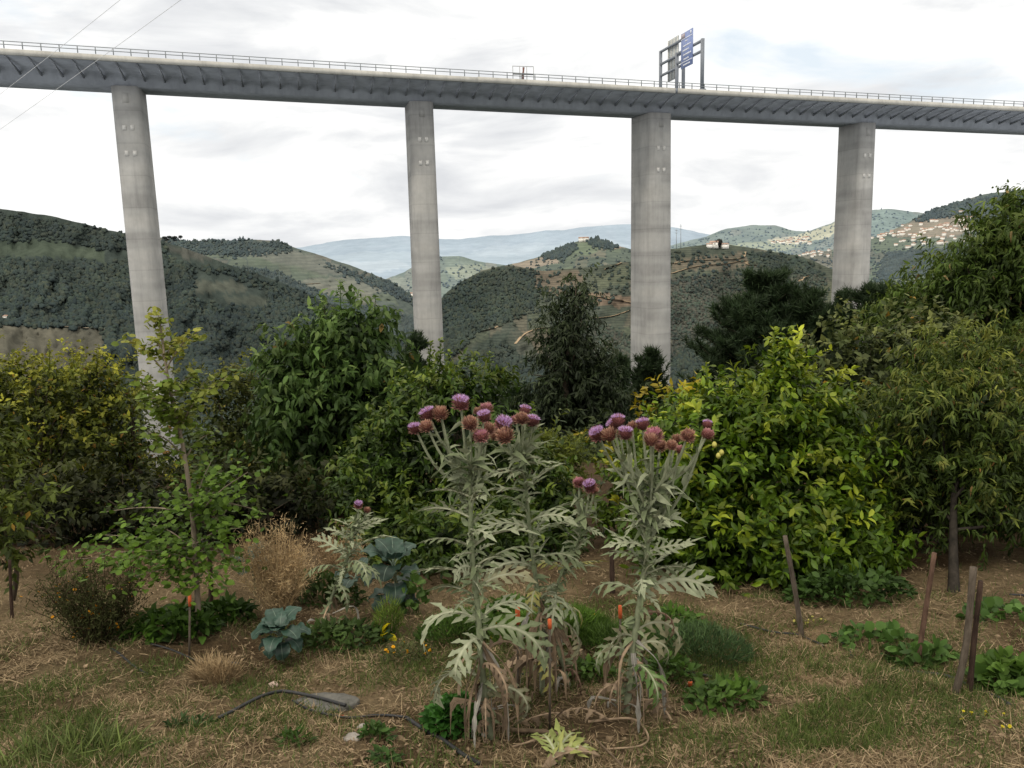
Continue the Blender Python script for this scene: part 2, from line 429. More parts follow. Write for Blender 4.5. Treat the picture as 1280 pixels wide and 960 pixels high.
HAZE = np.array([0.42, 0.52, 0.63])  # aerial haze colour, mixed into the tints of distant land
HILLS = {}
def hill(name, ridge, Yr, foot, Yf, base, haze, patches=(), mat='', amp=0.06, nu=340, nv=90, pw=0.85, seed=1, edge=10, hz=None, fields=0.0, fw=26, fn=9, fine=0.35):
    """a ridge whose front slope runs from the skyline down to its foot; real ground at its true distance"""
    ridge = np.array(ridge, float); foot = np.array(foot, float)
    pxs = np.linspace(ridge[0, 0], ridge[-1, 0], nu)
    ry = np.interp(pxs, ridge[:, 0], ridge[:, 1]); fy = np.interp(pxs, foot[:, 0], foot[:, 1])
    k = np.ones(7) / 7; ryp = np.pad(ry, 3, mode='edge'); ry = np.convolve(ryp, k, 'valid')
    ry = ry + (sm_noise(pxs / 22.0, pxs * 0 + seed, seed) - 0.5) * 3.0
    v = np.linspace(0, 1, nv)
    PX = np.repeat(pxs[None], nv, 0); VV = np.repeat(v[:, None], nu, 1)
    PY = ry[None] + (fy - ry)[None] * VV ** pw
    Yd = Yr + (Yf - Yr) * VV
    nz = sm_noise(PX / 60.0, VV * 5, seed + 3) - 0.5
    nz2 = sm_noise(PX / 14.0 + VV * 6, VV * 14, seed + 9, 3) - 0.5
    Yd = Yd * (1 + amp * 2 * nz * np.clip(VV * 6, 0.15, 1) + amp * fine * nz2)
    d = _f[None, None] + ((PX - 640) / F)[..., None] * _r - ((PY - 480) / F)[..., None] * _u
    W = CAM + d * (Yd / d[..., 1])[..., None]
    # colours by land use; haze and sunlit patches are painted in too
    c = np.tile(np.asarray(base, float), (nv, nu, 1)) * (0.8 + 0.4 * sm_noise(PX / 30, PY / 12, seed + 20)[..., None])
    if fields > 0:
        # patchwork of small holdings: vines, stubble, olives, scrub
        wx = PX / fw + 1.6 * (sm_noise(PX / 50, VV * 4, seed + 61, 3) - .5); wy = VV * fn + 1.4 * (sm_noise(PX / 40, VV * 3, seed + 62, 3) - .5) + .35 * np.floor(wx) % 1
        cell = (np.floor(wx).astype(int) * 37 + np.floor(wy).astype(int) * 101) % 97
        pal = np.array([(.085, .105, .05), (.06, .075, .04), (.12, .10, .06), (.045, .06, .032), (.16, .125, .08), (.10, .12, .055), (.05, .062, .036), (.075, .085, .045)])
        tab = np.random.default_rng(seed).integers(0, len(pal), 97); edge_ = (np.minimum(wx % 1, wy % 1) < .06)[..., None]
        fc = pal[tab[cell]]; fc = np.where(edge_, np.array([.03, .042, .024]), fc)
        c = c * (1 - fields) + fc * fields
    jx = PX + (sm_noise(PX / 9, PY / 9, seed + 31) - 0.5) * edge; jy = PY + (sm_noise(PX / 9, PY / 9, seed + 41) - 0.5) * edge
    for poly, colr, st in patches:
        m = inpoly(jx, jy, poly)
        c[m] = c[m] * (1 - st) + np.asarray(colr) * st * (0.85 + 0.3 * sm_noise(PX / 6, PY / 3, seed + 55)[m][:, None])
    c = c * (1 - haze) + (HAZE if hz is None else hz) * haze  # distance haze painted into the slope colour
    # back slope row and skirt
    back = W[0].copy(); back[:, 1] *= 1.25; back[:, 0] *= 1.25; back[:, 2] = W[0][:, 2] - abs(Yr) * 0.09
    skirt = W[-1].copy(); skirt[:, 2] = np.minimum(skirt[:, 2] - 30, -290)
    W2 = np.concatenate([back[None], W, skirt[None]]); c2 = np.concatenate([c[:1], c, c[-1:]])
    n0 = nv + 2
    i = (np.arange(n0 - 1)[:, None] * nu); j = np.arange(nu - 1)[None]
    q = np.stack([i + j, i + nu + j, i + nu + j + 1, i + j + 1], -1).reshape(-1, 4)
    b = B(); b.add(W2.reshape(-1, 3), q, c2.reshape(-1, 3))
    o = b.build(name, mat, smooth=True); tag(o, kind='structure')
    bvh = BVHTree.FromPolygons([Vector(p) for p in W2.reshape(-1, 3)], [tuple(x) for x in q])
    HILLS[name] = dict(bvh=bvh, W=W, PX=PX, PY=PY, haze=haze)
    return o

def hit(name, px, py):
    d = Vector(ray(px, py)).normalized()
    h = HILLS[name]['bvh'].ray_cast(Vector(CAM), d)
    return None if h[0] is None else np.array(h[0])

hm_forest = hill_mat('forest_slope', 0, 0.02, 0.12)
hm_terr = hill_mat('terraced_slope', 0.55, 0.012, 0.12, 7.0)
hm_far = hill_mat('hazy_slope', 0.0, 0.0016, 0.008, 60, 0.25)
hm_mid = hill_mat('distant_fields', 0.3, 0.006, 0.04, 18, 0.5)

GREEN = np.array([0.030, 0.048, 0.026]); VINE = np.array([0.085, 0.105, 0.050]); OLIVE = np.array([0.075, 0.078, 0.045])
BROWN = np.array([0.17, 0.115, 0.075]); EARTH = np.array([0.33, 0.22, 0.15]); DULL = np.array([0.085, 0.078, 0.055])

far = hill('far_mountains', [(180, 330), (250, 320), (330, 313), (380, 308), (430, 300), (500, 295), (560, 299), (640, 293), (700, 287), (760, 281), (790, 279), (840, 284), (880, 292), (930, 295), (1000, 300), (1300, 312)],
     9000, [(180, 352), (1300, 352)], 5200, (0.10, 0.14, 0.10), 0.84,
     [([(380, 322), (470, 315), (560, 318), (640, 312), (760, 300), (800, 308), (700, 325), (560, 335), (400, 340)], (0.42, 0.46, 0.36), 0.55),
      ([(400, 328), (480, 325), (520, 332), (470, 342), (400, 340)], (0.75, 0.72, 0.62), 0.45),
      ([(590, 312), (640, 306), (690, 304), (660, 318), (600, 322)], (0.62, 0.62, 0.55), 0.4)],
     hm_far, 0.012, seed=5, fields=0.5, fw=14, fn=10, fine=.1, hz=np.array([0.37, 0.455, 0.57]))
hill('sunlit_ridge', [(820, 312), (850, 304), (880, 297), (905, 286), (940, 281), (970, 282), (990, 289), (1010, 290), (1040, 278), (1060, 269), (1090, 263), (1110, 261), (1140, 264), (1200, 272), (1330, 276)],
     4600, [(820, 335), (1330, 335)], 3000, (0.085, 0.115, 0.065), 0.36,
     [([(985, 296), (1020, 287), (1058, 272), (1062, 284), (1030, 298), (1000, 305)], (0.52, 0.47, 0.27), 0.75),  # yellowish patches here carry sunlight in their colour
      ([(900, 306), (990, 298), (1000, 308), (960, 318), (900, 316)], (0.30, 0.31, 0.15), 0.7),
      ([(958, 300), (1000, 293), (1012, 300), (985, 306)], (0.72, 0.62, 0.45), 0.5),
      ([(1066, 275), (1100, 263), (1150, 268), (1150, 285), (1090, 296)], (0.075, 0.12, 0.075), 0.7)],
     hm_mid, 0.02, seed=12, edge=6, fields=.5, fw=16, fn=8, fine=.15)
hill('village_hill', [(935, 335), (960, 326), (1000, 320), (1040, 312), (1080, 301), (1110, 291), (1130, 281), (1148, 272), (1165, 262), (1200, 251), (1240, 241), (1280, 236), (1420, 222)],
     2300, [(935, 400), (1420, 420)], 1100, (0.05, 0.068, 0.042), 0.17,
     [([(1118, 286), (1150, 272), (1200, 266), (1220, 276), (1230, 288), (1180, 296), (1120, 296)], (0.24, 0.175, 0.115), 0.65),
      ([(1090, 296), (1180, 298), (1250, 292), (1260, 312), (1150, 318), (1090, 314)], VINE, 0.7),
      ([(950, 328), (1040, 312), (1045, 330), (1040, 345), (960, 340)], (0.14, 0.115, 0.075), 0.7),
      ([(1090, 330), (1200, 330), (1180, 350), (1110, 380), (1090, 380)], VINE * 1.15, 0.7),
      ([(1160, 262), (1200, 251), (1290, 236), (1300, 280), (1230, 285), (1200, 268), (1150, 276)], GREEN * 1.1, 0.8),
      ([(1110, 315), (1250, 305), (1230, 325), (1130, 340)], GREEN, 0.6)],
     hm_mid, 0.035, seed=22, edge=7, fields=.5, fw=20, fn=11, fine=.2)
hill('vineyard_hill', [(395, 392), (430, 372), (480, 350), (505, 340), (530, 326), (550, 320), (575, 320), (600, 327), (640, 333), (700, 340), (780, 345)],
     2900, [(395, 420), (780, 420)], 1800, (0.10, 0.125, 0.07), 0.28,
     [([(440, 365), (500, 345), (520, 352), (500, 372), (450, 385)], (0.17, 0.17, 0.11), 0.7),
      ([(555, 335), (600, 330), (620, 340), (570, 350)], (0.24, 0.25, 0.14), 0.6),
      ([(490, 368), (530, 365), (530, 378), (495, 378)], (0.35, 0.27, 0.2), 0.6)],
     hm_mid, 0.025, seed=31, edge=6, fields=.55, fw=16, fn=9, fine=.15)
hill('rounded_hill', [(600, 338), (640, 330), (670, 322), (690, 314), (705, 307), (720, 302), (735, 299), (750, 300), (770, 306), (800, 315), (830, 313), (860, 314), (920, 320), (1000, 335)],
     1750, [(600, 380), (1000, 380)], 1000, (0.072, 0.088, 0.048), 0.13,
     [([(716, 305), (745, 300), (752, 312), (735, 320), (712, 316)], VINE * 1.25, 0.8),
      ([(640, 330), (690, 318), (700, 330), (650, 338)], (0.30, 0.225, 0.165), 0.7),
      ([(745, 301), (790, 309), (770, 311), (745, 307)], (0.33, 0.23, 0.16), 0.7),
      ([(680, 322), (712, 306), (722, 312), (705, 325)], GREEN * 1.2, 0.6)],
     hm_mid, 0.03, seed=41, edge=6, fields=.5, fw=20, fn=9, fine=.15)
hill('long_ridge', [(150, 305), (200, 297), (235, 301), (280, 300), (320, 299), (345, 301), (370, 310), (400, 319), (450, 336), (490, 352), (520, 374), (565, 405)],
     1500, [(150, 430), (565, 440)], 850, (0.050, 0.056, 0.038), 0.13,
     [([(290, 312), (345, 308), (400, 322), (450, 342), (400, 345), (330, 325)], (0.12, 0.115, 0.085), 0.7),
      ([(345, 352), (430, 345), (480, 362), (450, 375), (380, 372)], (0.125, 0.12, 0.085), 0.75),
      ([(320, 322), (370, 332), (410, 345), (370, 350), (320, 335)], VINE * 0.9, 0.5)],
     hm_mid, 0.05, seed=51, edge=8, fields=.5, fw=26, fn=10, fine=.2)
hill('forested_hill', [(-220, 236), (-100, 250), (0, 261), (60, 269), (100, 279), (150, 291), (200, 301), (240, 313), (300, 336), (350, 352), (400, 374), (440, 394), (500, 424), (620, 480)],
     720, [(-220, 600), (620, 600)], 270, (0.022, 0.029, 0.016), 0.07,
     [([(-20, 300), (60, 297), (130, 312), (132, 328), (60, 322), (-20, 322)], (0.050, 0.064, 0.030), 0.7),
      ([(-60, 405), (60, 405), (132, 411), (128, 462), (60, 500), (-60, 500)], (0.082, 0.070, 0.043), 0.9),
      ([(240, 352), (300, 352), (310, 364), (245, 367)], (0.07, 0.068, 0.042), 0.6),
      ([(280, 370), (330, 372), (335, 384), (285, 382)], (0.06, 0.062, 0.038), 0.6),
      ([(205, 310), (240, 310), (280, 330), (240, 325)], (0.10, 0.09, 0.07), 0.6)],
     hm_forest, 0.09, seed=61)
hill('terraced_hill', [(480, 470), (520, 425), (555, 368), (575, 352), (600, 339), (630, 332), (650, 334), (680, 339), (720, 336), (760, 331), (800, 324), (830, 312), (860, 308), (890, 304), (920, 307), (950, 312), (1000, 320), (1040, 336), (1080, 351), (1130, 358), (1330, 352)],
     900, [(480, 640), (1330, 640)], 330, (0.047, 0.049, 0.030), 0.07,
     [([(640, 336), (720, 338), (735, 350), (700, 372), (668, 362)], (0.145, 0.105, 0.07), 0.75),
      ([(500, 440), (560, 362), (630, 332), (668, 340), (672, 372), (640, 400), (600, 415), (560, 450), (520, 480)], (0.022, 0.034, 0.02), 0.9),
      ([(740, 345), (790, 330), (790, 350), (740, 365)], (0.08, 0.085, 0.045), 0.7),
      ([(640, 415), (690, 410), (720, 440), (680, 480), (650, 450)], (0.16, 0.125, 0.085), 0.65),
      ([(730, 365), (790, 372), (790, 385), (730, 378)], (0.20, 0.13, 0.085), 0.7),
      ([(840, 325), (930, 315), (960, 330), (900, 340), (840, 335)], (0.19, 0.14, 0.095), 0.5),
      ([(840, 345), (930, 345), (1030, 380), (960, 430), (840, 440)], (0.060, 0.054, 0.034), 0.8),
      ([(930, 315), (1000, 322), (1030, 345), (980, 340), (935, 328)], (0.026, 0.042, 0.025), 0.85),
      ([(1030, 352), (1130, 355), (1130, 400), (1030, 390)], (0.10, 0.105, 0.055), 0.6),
      ([(560, 460), (640, 400), (700, 470), (700, 560), (540, 560)], (0.030, 0.040, 0.024), 0.7)],
     hm_terr, 0.075, nu=460, nv=150, seed=71, fields=.3, fw=30, fn=18, fine=.2)

# dirt roads on the slopes
def road(hname, pts, w, label_name='dirt_road', c=(0.34, 0.26, 0.18)):
    pp = spline(pts, 10); W = []
    for x, y in pp:
        h = hit(hname, x, y)
        if h is not None: W.append(h)
    if len(W) < 3: return
    W = np.array(W); t = nrm(np.gradient(W, axis=0)); s = nrm(np.cross(t, [0, 0, 1.0]))
    L_ = W - s * w / 2 + [0, 0, 0.35]; R_ = W + s * w / 2 + [0, 0, 0.35]
    n = len(W); b = B(); i = np.arange(n - 1)
    b.add(np.concatenate([L_, R_]), np.stack([i, i + 1, i + n + 1, i + n], -1), np.array(c))
    tag(b.build(label_name, hm_forest), kind='structure')
road('terraced_hill', [(733, 368), (760, 373), (790, 378), (815, 382)], 6)
road('terraced_hill', [(740, 398), (765, 395), (790, 387)], 4)
road('terraced_hill', [(755, 337), (775, 329), (790, 322)], 6)
road('terraced_hill', [(644, 430), (655, 418), (672, 411), (690, 410)], 2.5)
road('terraced_hill', [(838, 342), (870, 333), (905, 330), (930, 326), (936, 331), (958, 332)], 4)
road('terraced_hill', [(838, 330), (862, 326), (890, 325), (925, 323), (931, 315)], 4, c=(0.40, 0.31, 0.215))
road('terraced_hill', [(999, 352), (1003, 347), (1010, 345)], 6)
road('terraced_hill', [(600, 414), (612, 412), (622, 408)], 4)
road('forested_hill', [(-20, 403), (30, 405), (80, 408), (131, 412)], 3.5, c=(0.40, 0.34, 0.27))
road('long_ridge', [(340, 358), (370, 356), (400, 354)], 5)

# woods on the hillsides: far-off canopy that reads as one mass
_ico = None
def wood(hname, polys, n, size, cols, seed, label, haze=None):
    rng = np.random.default_rng(seed); b = B(); H = HILLS[hname]; hz_ = H['haze'] if haze is None else haze
    nv, nu = H['PX'].shape
    out = []
    while len(out) < n:
        i = rng.integers(0, nv - 1, 4000); j = rng.integers(0, nu - 1, 4000)
        px = H['PX'][i, j]; py = H['PY'][i, j]
        keep = np.zeros(4000, bool)
        jx = px + rng.normal(0, 4, 4000); jy = py + rng.normal(0, 2, 4000)
        for p in polys: keep |= inpoly(jx, jy, p)
        fu = rng.random((4000, 2))
        w = (H['W'][i, j] * (1 - fu[:, :1]) + H['W'][i, np.minimum(j + 1, nu - 1)] * fu[:, :1]) * (1 - fu[:, 1:]) + H['W'][np.minimum(i + 1, nv - 1), j] * fu[:, 1:]
        out += list(w[keep])
        if keep.sum() == 0: break
    c = np.array(out[:n]); n = len(c)
    # every crown a lumpy, uneven low mass
    global _ico
    if _ico is None:
        t = (1 + 5 ** 0.5) / 2
        v = [(-1, t, 0), (1, t, 0), (-1, -t, 0), (1, -t, 0), (0, -1, t), (0, 1, t), (0, -1, -t), (0, 1, -t), (t, 0, -1), (t, 0, 1), (-t, 0, -1), (-t, 0, 1)]
        f = [(0, 11, 5), (0, 5, 1), (0, 1, 7), (0, 7, 10), (0, 10, 11), (1, 5, 9), (5, 11, 4), (11, 10, 2), (10, 7, 6), (7, 1, 8), (3, 9, 4), (3, 4, 2), (3, 2, 6), (3, 6, 8), (3, 8, 9), (4, 9, 5), (2, 4, 11), (6, 2, 10), (8, 6, 7), (9, 8, 1)]
        v = [np.array(x) / np.linalg.norm(x) for x in v]; mid = {}; f2 = []
        def m_(a, c_):
            k_ = (min(a, c_), max(a, c_))
            if k_ not in mid: x = v[a] + v[c_]; v.append(x / np.linalg.norm(x)); mid[k_] = len(v) - 1
            return mid[k_]
        for a, c_, e in f:
            p, q_, r_ = m_(a, c_), m_(c_, e), m_(e, a); f2 += [(a, p, r_), (c_, q_, p), (e, r_, q_), (p, q_, r_)]
        _ico = (np.array(v), np.array(f2))
    iv, fi = _ico; k = len(iv)
    h = size * rng.uniform(0.5, 1.3, n); con = rng.random(n) < 0.12
    sx = np.where(con, 0.38, 0.55); szz = np.where(con, 0.85, 0.5)
    wob = 1 + rng.normal(0, 0.24, (n, k, 1))
    V = iv[None] * wob; taper = np.where(con, 0.45, 0.1)[:, None]; V[..., :2] *= (1 - taper * iv[None, :, 2])[..., None]
    V = V * (h[:, None, None] * np.stack([sx, sx, szz], 1)[:, None]) + c[:, None] + np.array([0, 0, 1.0]) * (h * szz * 0.55)[:, None, None]
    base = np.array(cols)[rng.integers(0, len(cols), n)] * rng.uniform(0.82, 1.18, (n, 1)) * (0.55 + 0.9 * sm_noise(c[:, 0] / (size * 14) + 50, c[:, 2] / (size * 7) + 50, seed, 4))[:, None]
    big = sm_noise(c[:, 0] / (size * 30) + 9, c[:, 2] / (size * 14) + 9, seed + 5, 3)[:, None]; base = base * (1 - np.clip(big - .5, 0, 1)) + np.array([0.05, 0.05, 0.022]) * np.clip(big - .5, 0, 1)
    tint = np.repeat(base[:, None], k, 1) * (0.92 + 0.16 * iv[None, :, 2:3]) * rng.uniform(0.7, 1.3, (n, k, 1))  # crowns tinted darker beneath, shade held in the vertex colour
    tint = tint * (1 - hz_) + HAZE * hz_  # same haze mixed into the crown colour
    b.add(V.reshape(-1, 3), (fi[None] + (np.arange(n) * k)[:, None, None]).reshape(-1, 3), tint.reshape(-1, 3))
    o = b.build('forest', 'far_leaf', smooth=True); tag(o, label, 'forest', kind='stuff')
    return o
DK = [(0.018, 0.025, 0.013), (0.024, 0.031, 0.014), (0.016, 0.022, 0.013), (0.030, 0.033, 0.014)]
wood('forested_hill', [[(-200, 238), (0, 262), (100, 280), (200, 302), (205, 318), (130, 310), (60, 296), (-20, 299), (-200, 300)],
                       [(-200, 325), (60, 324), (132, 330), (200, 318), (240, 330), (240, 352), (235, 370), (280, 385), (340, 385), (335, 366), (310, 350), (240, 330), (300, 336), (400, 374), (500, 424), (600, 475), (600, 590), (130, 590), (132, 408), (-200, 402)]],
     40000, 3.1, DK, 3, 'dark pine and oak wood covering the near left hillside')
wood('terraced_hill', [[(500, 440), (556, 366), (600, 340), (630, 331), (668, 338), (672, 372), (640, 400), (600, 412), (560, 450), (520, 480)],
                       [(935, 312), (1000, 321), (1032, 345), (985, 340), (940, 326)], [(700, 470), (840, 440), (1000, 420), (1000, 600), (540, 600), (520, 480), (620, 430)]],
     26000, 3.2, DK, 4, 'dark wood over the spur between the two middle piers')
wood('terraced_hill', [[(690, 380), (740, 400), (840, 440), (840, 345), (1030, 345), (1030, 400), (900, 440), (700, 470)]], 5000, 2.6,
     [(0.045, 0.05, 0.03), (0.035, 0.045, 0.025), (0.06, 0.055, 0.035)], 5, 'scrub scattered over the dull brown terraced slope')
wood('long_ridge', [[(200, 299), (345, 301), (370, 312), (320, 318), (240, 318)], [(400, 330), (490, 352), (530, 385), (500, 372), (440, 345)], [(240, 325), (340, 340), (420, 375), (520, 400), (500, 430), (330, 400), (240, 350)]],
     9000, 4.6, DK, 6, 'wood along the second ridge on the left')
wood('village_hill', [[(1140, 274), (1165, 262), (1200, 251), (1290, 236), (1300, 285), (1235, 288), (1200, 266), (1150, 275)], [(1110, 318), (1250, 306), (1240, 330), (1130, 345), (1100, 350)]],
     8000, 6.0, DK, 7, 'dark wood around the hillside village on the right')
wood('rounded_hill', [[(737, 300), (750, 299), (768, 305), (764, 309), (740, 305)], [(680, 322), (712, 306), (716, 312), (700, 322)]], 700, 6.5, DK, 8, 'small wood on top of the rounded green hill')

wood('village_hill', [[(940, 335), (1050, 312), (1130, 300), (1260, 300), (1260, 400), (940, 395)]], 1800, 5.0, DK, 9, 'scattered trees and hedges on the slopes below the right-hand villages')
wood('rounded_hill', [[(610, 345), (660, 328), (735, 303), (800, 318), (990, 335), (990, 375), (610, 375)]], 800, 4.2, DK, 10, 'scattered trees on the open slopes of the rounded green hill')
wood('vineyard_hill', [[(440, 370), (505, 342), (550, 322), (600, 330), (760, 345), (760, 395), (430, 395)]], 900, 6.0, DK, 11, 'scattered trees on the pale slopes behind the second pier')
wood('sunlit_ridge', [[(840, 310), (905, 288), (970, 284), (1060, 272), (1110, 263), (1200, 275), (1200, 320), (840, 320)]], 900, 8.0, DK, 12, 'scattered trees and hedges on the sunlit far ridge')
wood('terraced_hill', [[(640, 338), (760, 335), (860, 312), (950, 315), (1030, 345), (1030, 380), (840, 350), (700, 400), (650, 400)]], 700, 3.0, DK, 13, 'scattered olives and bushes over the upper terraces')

# houses of the far villages
def house_proto(name, label, group):
    t = thing(name, label, 'house', (0, 0, 0), group)
    X, Yv, Z = np.eye(3)
    b = B(); box(b, (0, 0, 1.6), X, Yv, Z, 4.2, 3.2, 3.4); b.build('wall', 'house_wall', t)
    b = B(); v = np.array([(-4.6, -3.6, 5.0), (4.6, -3.6, 5.0), (4.6, 3.6, 5.0), (-4.6, 3.6, 5.0), (-4.6, 0, 6.9), (4.6, 0, 6.9)])
    b.add(v, [np.array([[0, 1, 5, 4], [2, 3, 4, 5], [3, 2, 1, 0]]), np.array([[1, 2, 5], [3, 0, 4]])]); b.build('roof', 'house_roof', t)
    return t
def copy_tree(o, parent=None):
    c = o.copy(); COL.objects.link(c); c.parent = parent
    for ch in list(o.children): copy_tree(ch, c)
    return c
_hp = [None]
def houses(hname, spots, sc, label, group, seed):
    rng = random.Random(seed)
    for (x, y) in spots:
        h = hit(hname, x, y)
        if h is None: continue
        if _hp[0] is None: t = _hp[0] = house_proto('house', label, group)
        else: t = copy_tree(_hp[0])
        t.location = h; t.rotation_euler.z = rng.uniform(-0.7, 0.7); s = sc * rng.uniform(0.75, 1.3); t.scale = (s * rng.uniform(0.9, 1.3), s, s * rng.uniform(0.85, 1.15))
        t['label'] = label; t['group'] = group; t['category'] = 'house'
rs = random.Random(5)
sp = []
for _ in range(52):
    t = rs.random(); sp.append((1096 + 112 * t + rs.gauss(0, 4), 296 - 12 * t * t - 8 * t + rs.gauss(0, 5)))
sp += [(1100 + rs.random() * 120, 282 + rs.random() * 30) for _ in range(26)]
sp += [(1184 + i * 6, 289 + rs.gauss(0, 1.5)) for i in range(9)] + [(1098 + i * 5, 293 + rs.gauss(0, 1)) for i in range(7)] + [(1172, 297), (1190, 296)]
houses('village_hill', sp, 1.0, 'tiny pale house with tiled roof in the village below the wooded right skyline', 'houses of the village on the right hill', 1)
sp = [(985 + rs.random() * 52, 306 + rs.random() * 16) for _ in range(40)]
houses('village_hill', [(x, max(y, 324 - (x - 980) * 0.2)) for x, y in sp], 0.85, 'tiny pale house in the village just left of the fourth pier', 'houses of the village left of the fourth pier', 2)
sp = [(965 + rs.random() * 48, 298 + rs.random() * 8) for _ in range(24)]
houses('sunlit_ridge', sp, 1.7, 'tiny white house in the sunlit distance left of the fourth pier', 'houses on the sunlit far ridge', 3)
houses('terraced_hill', [(887, 309), (893, 308.5), (906, 309.5)], 0.9, 'small white house on the bare brow beside a dark round tree', 'houses on the bare brow', 4)
houses('rounded_hill', [(727, 301.5), (733, 301)], 1.0, 'small house on the very top of the rounded green hill', 'houses on the rounded hill', 5)
houses('vineyard_hill', [(500 + rs.random() * 22, 369 + rs.random() * 6) for _ in range(8)], 1.4, 'tiny house in the valley hamlet left of the second pier', 'houses of the valley hamlet', 6)
houses('forested_hill', [(6, 399)], 0.6, 'small stone house on the edge of the bare field at far left', 'house by the bare field', 7)

# masts on the skyline
for (x, y0, y1, lab) in ((845.5, 306, 286, 'thin lattice mast on the skyline, the shorter of two right of the third pier'), (851, 306, 280, 'thin lattice mast on the skyline, the taller of two right of the third pier')):
    Y = 1650; p0 = P(x, y0 + 6, Y); p1 = P(x, y1, Y)
    b = B(); tube(b, [p0, p1], [0.9, 0.5], 4)
    for k in (0.8, 0.92):
        c = p0 + (p1 - p0) * k; box(b, c, np.array([1., 0, 0]), np.array([0, 1., 0]), np.array([0, 0, 1.]), 2.6, 0.4, 0.4)
    o = b.build('mast', 'mast', base=p0); tag(o, lab, 'mast', 'masts on the skyline')
# ------------------------------------------------------------------ viaduct
AX = np.array([0.97, 0.243, 0]); AX /= np.linalg.norm(AX)
BK = np.array([-AX[1], AX[0], 0])            # across the deck, away from the camera
UP = np.array([0, 0, 1.0])
O0 = np.array([-0.64 * 125.0, 125.0, 0])
def s_of(px, py):
    d = ray(px, py); u = d[0] / d[1]
    return (u * O0[1] - O0[0]) / (AX[0] - u * AX[1])
def edge_pt(px, py):
    s = s_of(px, py); q = O0 + AX * s
    return s, P(px, py, q[1])[2]
_fp = [(0, 59.8), (160, 69.3), (430, 85), (590, 96.3), (730, 103), (780, 107), (850, 111), (920, 113.7), (1100, 123.5), (1280, 133.7)]
_sz = np.array([edge_pt(*p) for p in _fp])
_poly = np.polyfit(_sz[:, 0], _sz[:, 1], 3)
def ztop(s): return np.polyval(_poly, s)
S0, S1 = -45.0, 250.0
ss = np.linspace(S0, S1, 119)
def sweep(b, prof, sarr, tint=(0.5,) * 3, caps=True):
    prof = np.array(prof, float); n = len(prof)
    V = (O0 + AX * sarr[:, None, None] + BK * prof[None, :, 0:1]) + UP * (ztop(sarr)[:, None, None] + prof[None, :, 1:2])
    i = (np.arange(len(sarr) - 1) * n)[:, None]; j = np.arange(n); j2 = (j + 1) % n
    q = np.stack([i + j, i + n + j, i + n + j2, i + j2], -1).reshape(-1, 4)
    b.add(V.reshape(-1, 3), [q] + ([np.arange(n)[None], ((len(sarr) - 1) * n + np.arange(n))[::-1][None]] if caps else []), tint)
def at(s, a, z): return O0 + AX * s + BK * a + UP * (ztop(s) + z)
W_ = 22.0
base = at(100, 11, -4)
via = thing('viaduct', 'long grey concrete road viaduct on tall slim piers crossing the whole picture', 'bridge', base)
b = B()
sweep(b, [(0.42, -0.30), (0.42, -0.74), (7.2, -1.25), (7.7, -3.15), (W_ - 7.7, -3.15), (W_ - 7.2, -1.25), (W_ - 0.42, -0.74), (W_ - 0.42, -0.30)], ss)
b.build('deck', 'deck_concrete', via, base)
sj = s_of(846, 111); sstep = s_of(597, 97)
for (a0, sgn) in ((0.0, 1), (W_, -1)):
    b = B()
    for (sa, sb, dz) in ((S0, sstep, -0.09), (sstep, sj - 0.25, 0.0), (sj + 0.25, S1, 0.0)):
        x0, x1 = a0, a0 + sgn * 0.40
        sweep(b, [(x0, dz), (x0, -0.86 + dz * 0.5), (x1, -0.86 + dz * 0.5), (x1, dz)], np.linspace(sa, sb, max(4, int((sb - sa) / 2.5))))
    f = b.build('fascia', 'fascia_concrete', via, base)
b = B(); sweep(b, [(0.06, -0.02), (0.06, -0.8), (0.36, -0.8), (0.36, -0.02)], np.linspace(sj - 0.25, sj + 0.25, 3)); b.build('expansion_joint', 'gantry_steel', via, base)
# inclined struts carrying the wide near overhang
k = 0; srib = S0 + 1.5
while srib < S1 - 1 and k < 98:
    b = B(); h = 0.12
    quad = [(0.9, -0.76), (1.9, -0.85), (7.50, -1.9), (7.60, -2.35)]
    V = [at(srib + e, a, z) for e in (-h, h) for a, z in quad]
    b.add(V, np.array([[0, 1, 2, 3], [7, 6, 5, 4], [0, 4, 5, 1], [1, 5, 6, 2], [2, 6, 7, 3], [3, 7, 4, 0]]))
    b.build('rib', 'rib_concrete', via, base); srib += 3.05; k += 1
# railing: two rails, posts
for a0 in (0.2, W_ - 0.2):
    b = B()
    for z in (0.55, 1.02):
        sweep(b, [(a0 - 0.05, z - 0.05), (a0 + 0.05, z - 0.05), (a0 + 0.05, z + 0.05), (a0 - 0.05, z + 0.05)], ss)
    ra = b.build('railing', 'rail_steel', via, base)
    n = 0; s = S0 + 0.6; proto = None
    while s < S1 - 1 and n < 118:
        if proto is None:
            b = B(); box(b, (0, 0, 0.485), AX, BK, UP, 0.065, 0.06, 0.485); b.build('post', 'rail_steel', ra); proto = ra.children[0]; p = proto
        else: p = proto.copy(); COL.objects.link(p); p.parent = ra
        p.location = Vector(at(s, a0, 0.0) - base); s += 2.5; n += 1
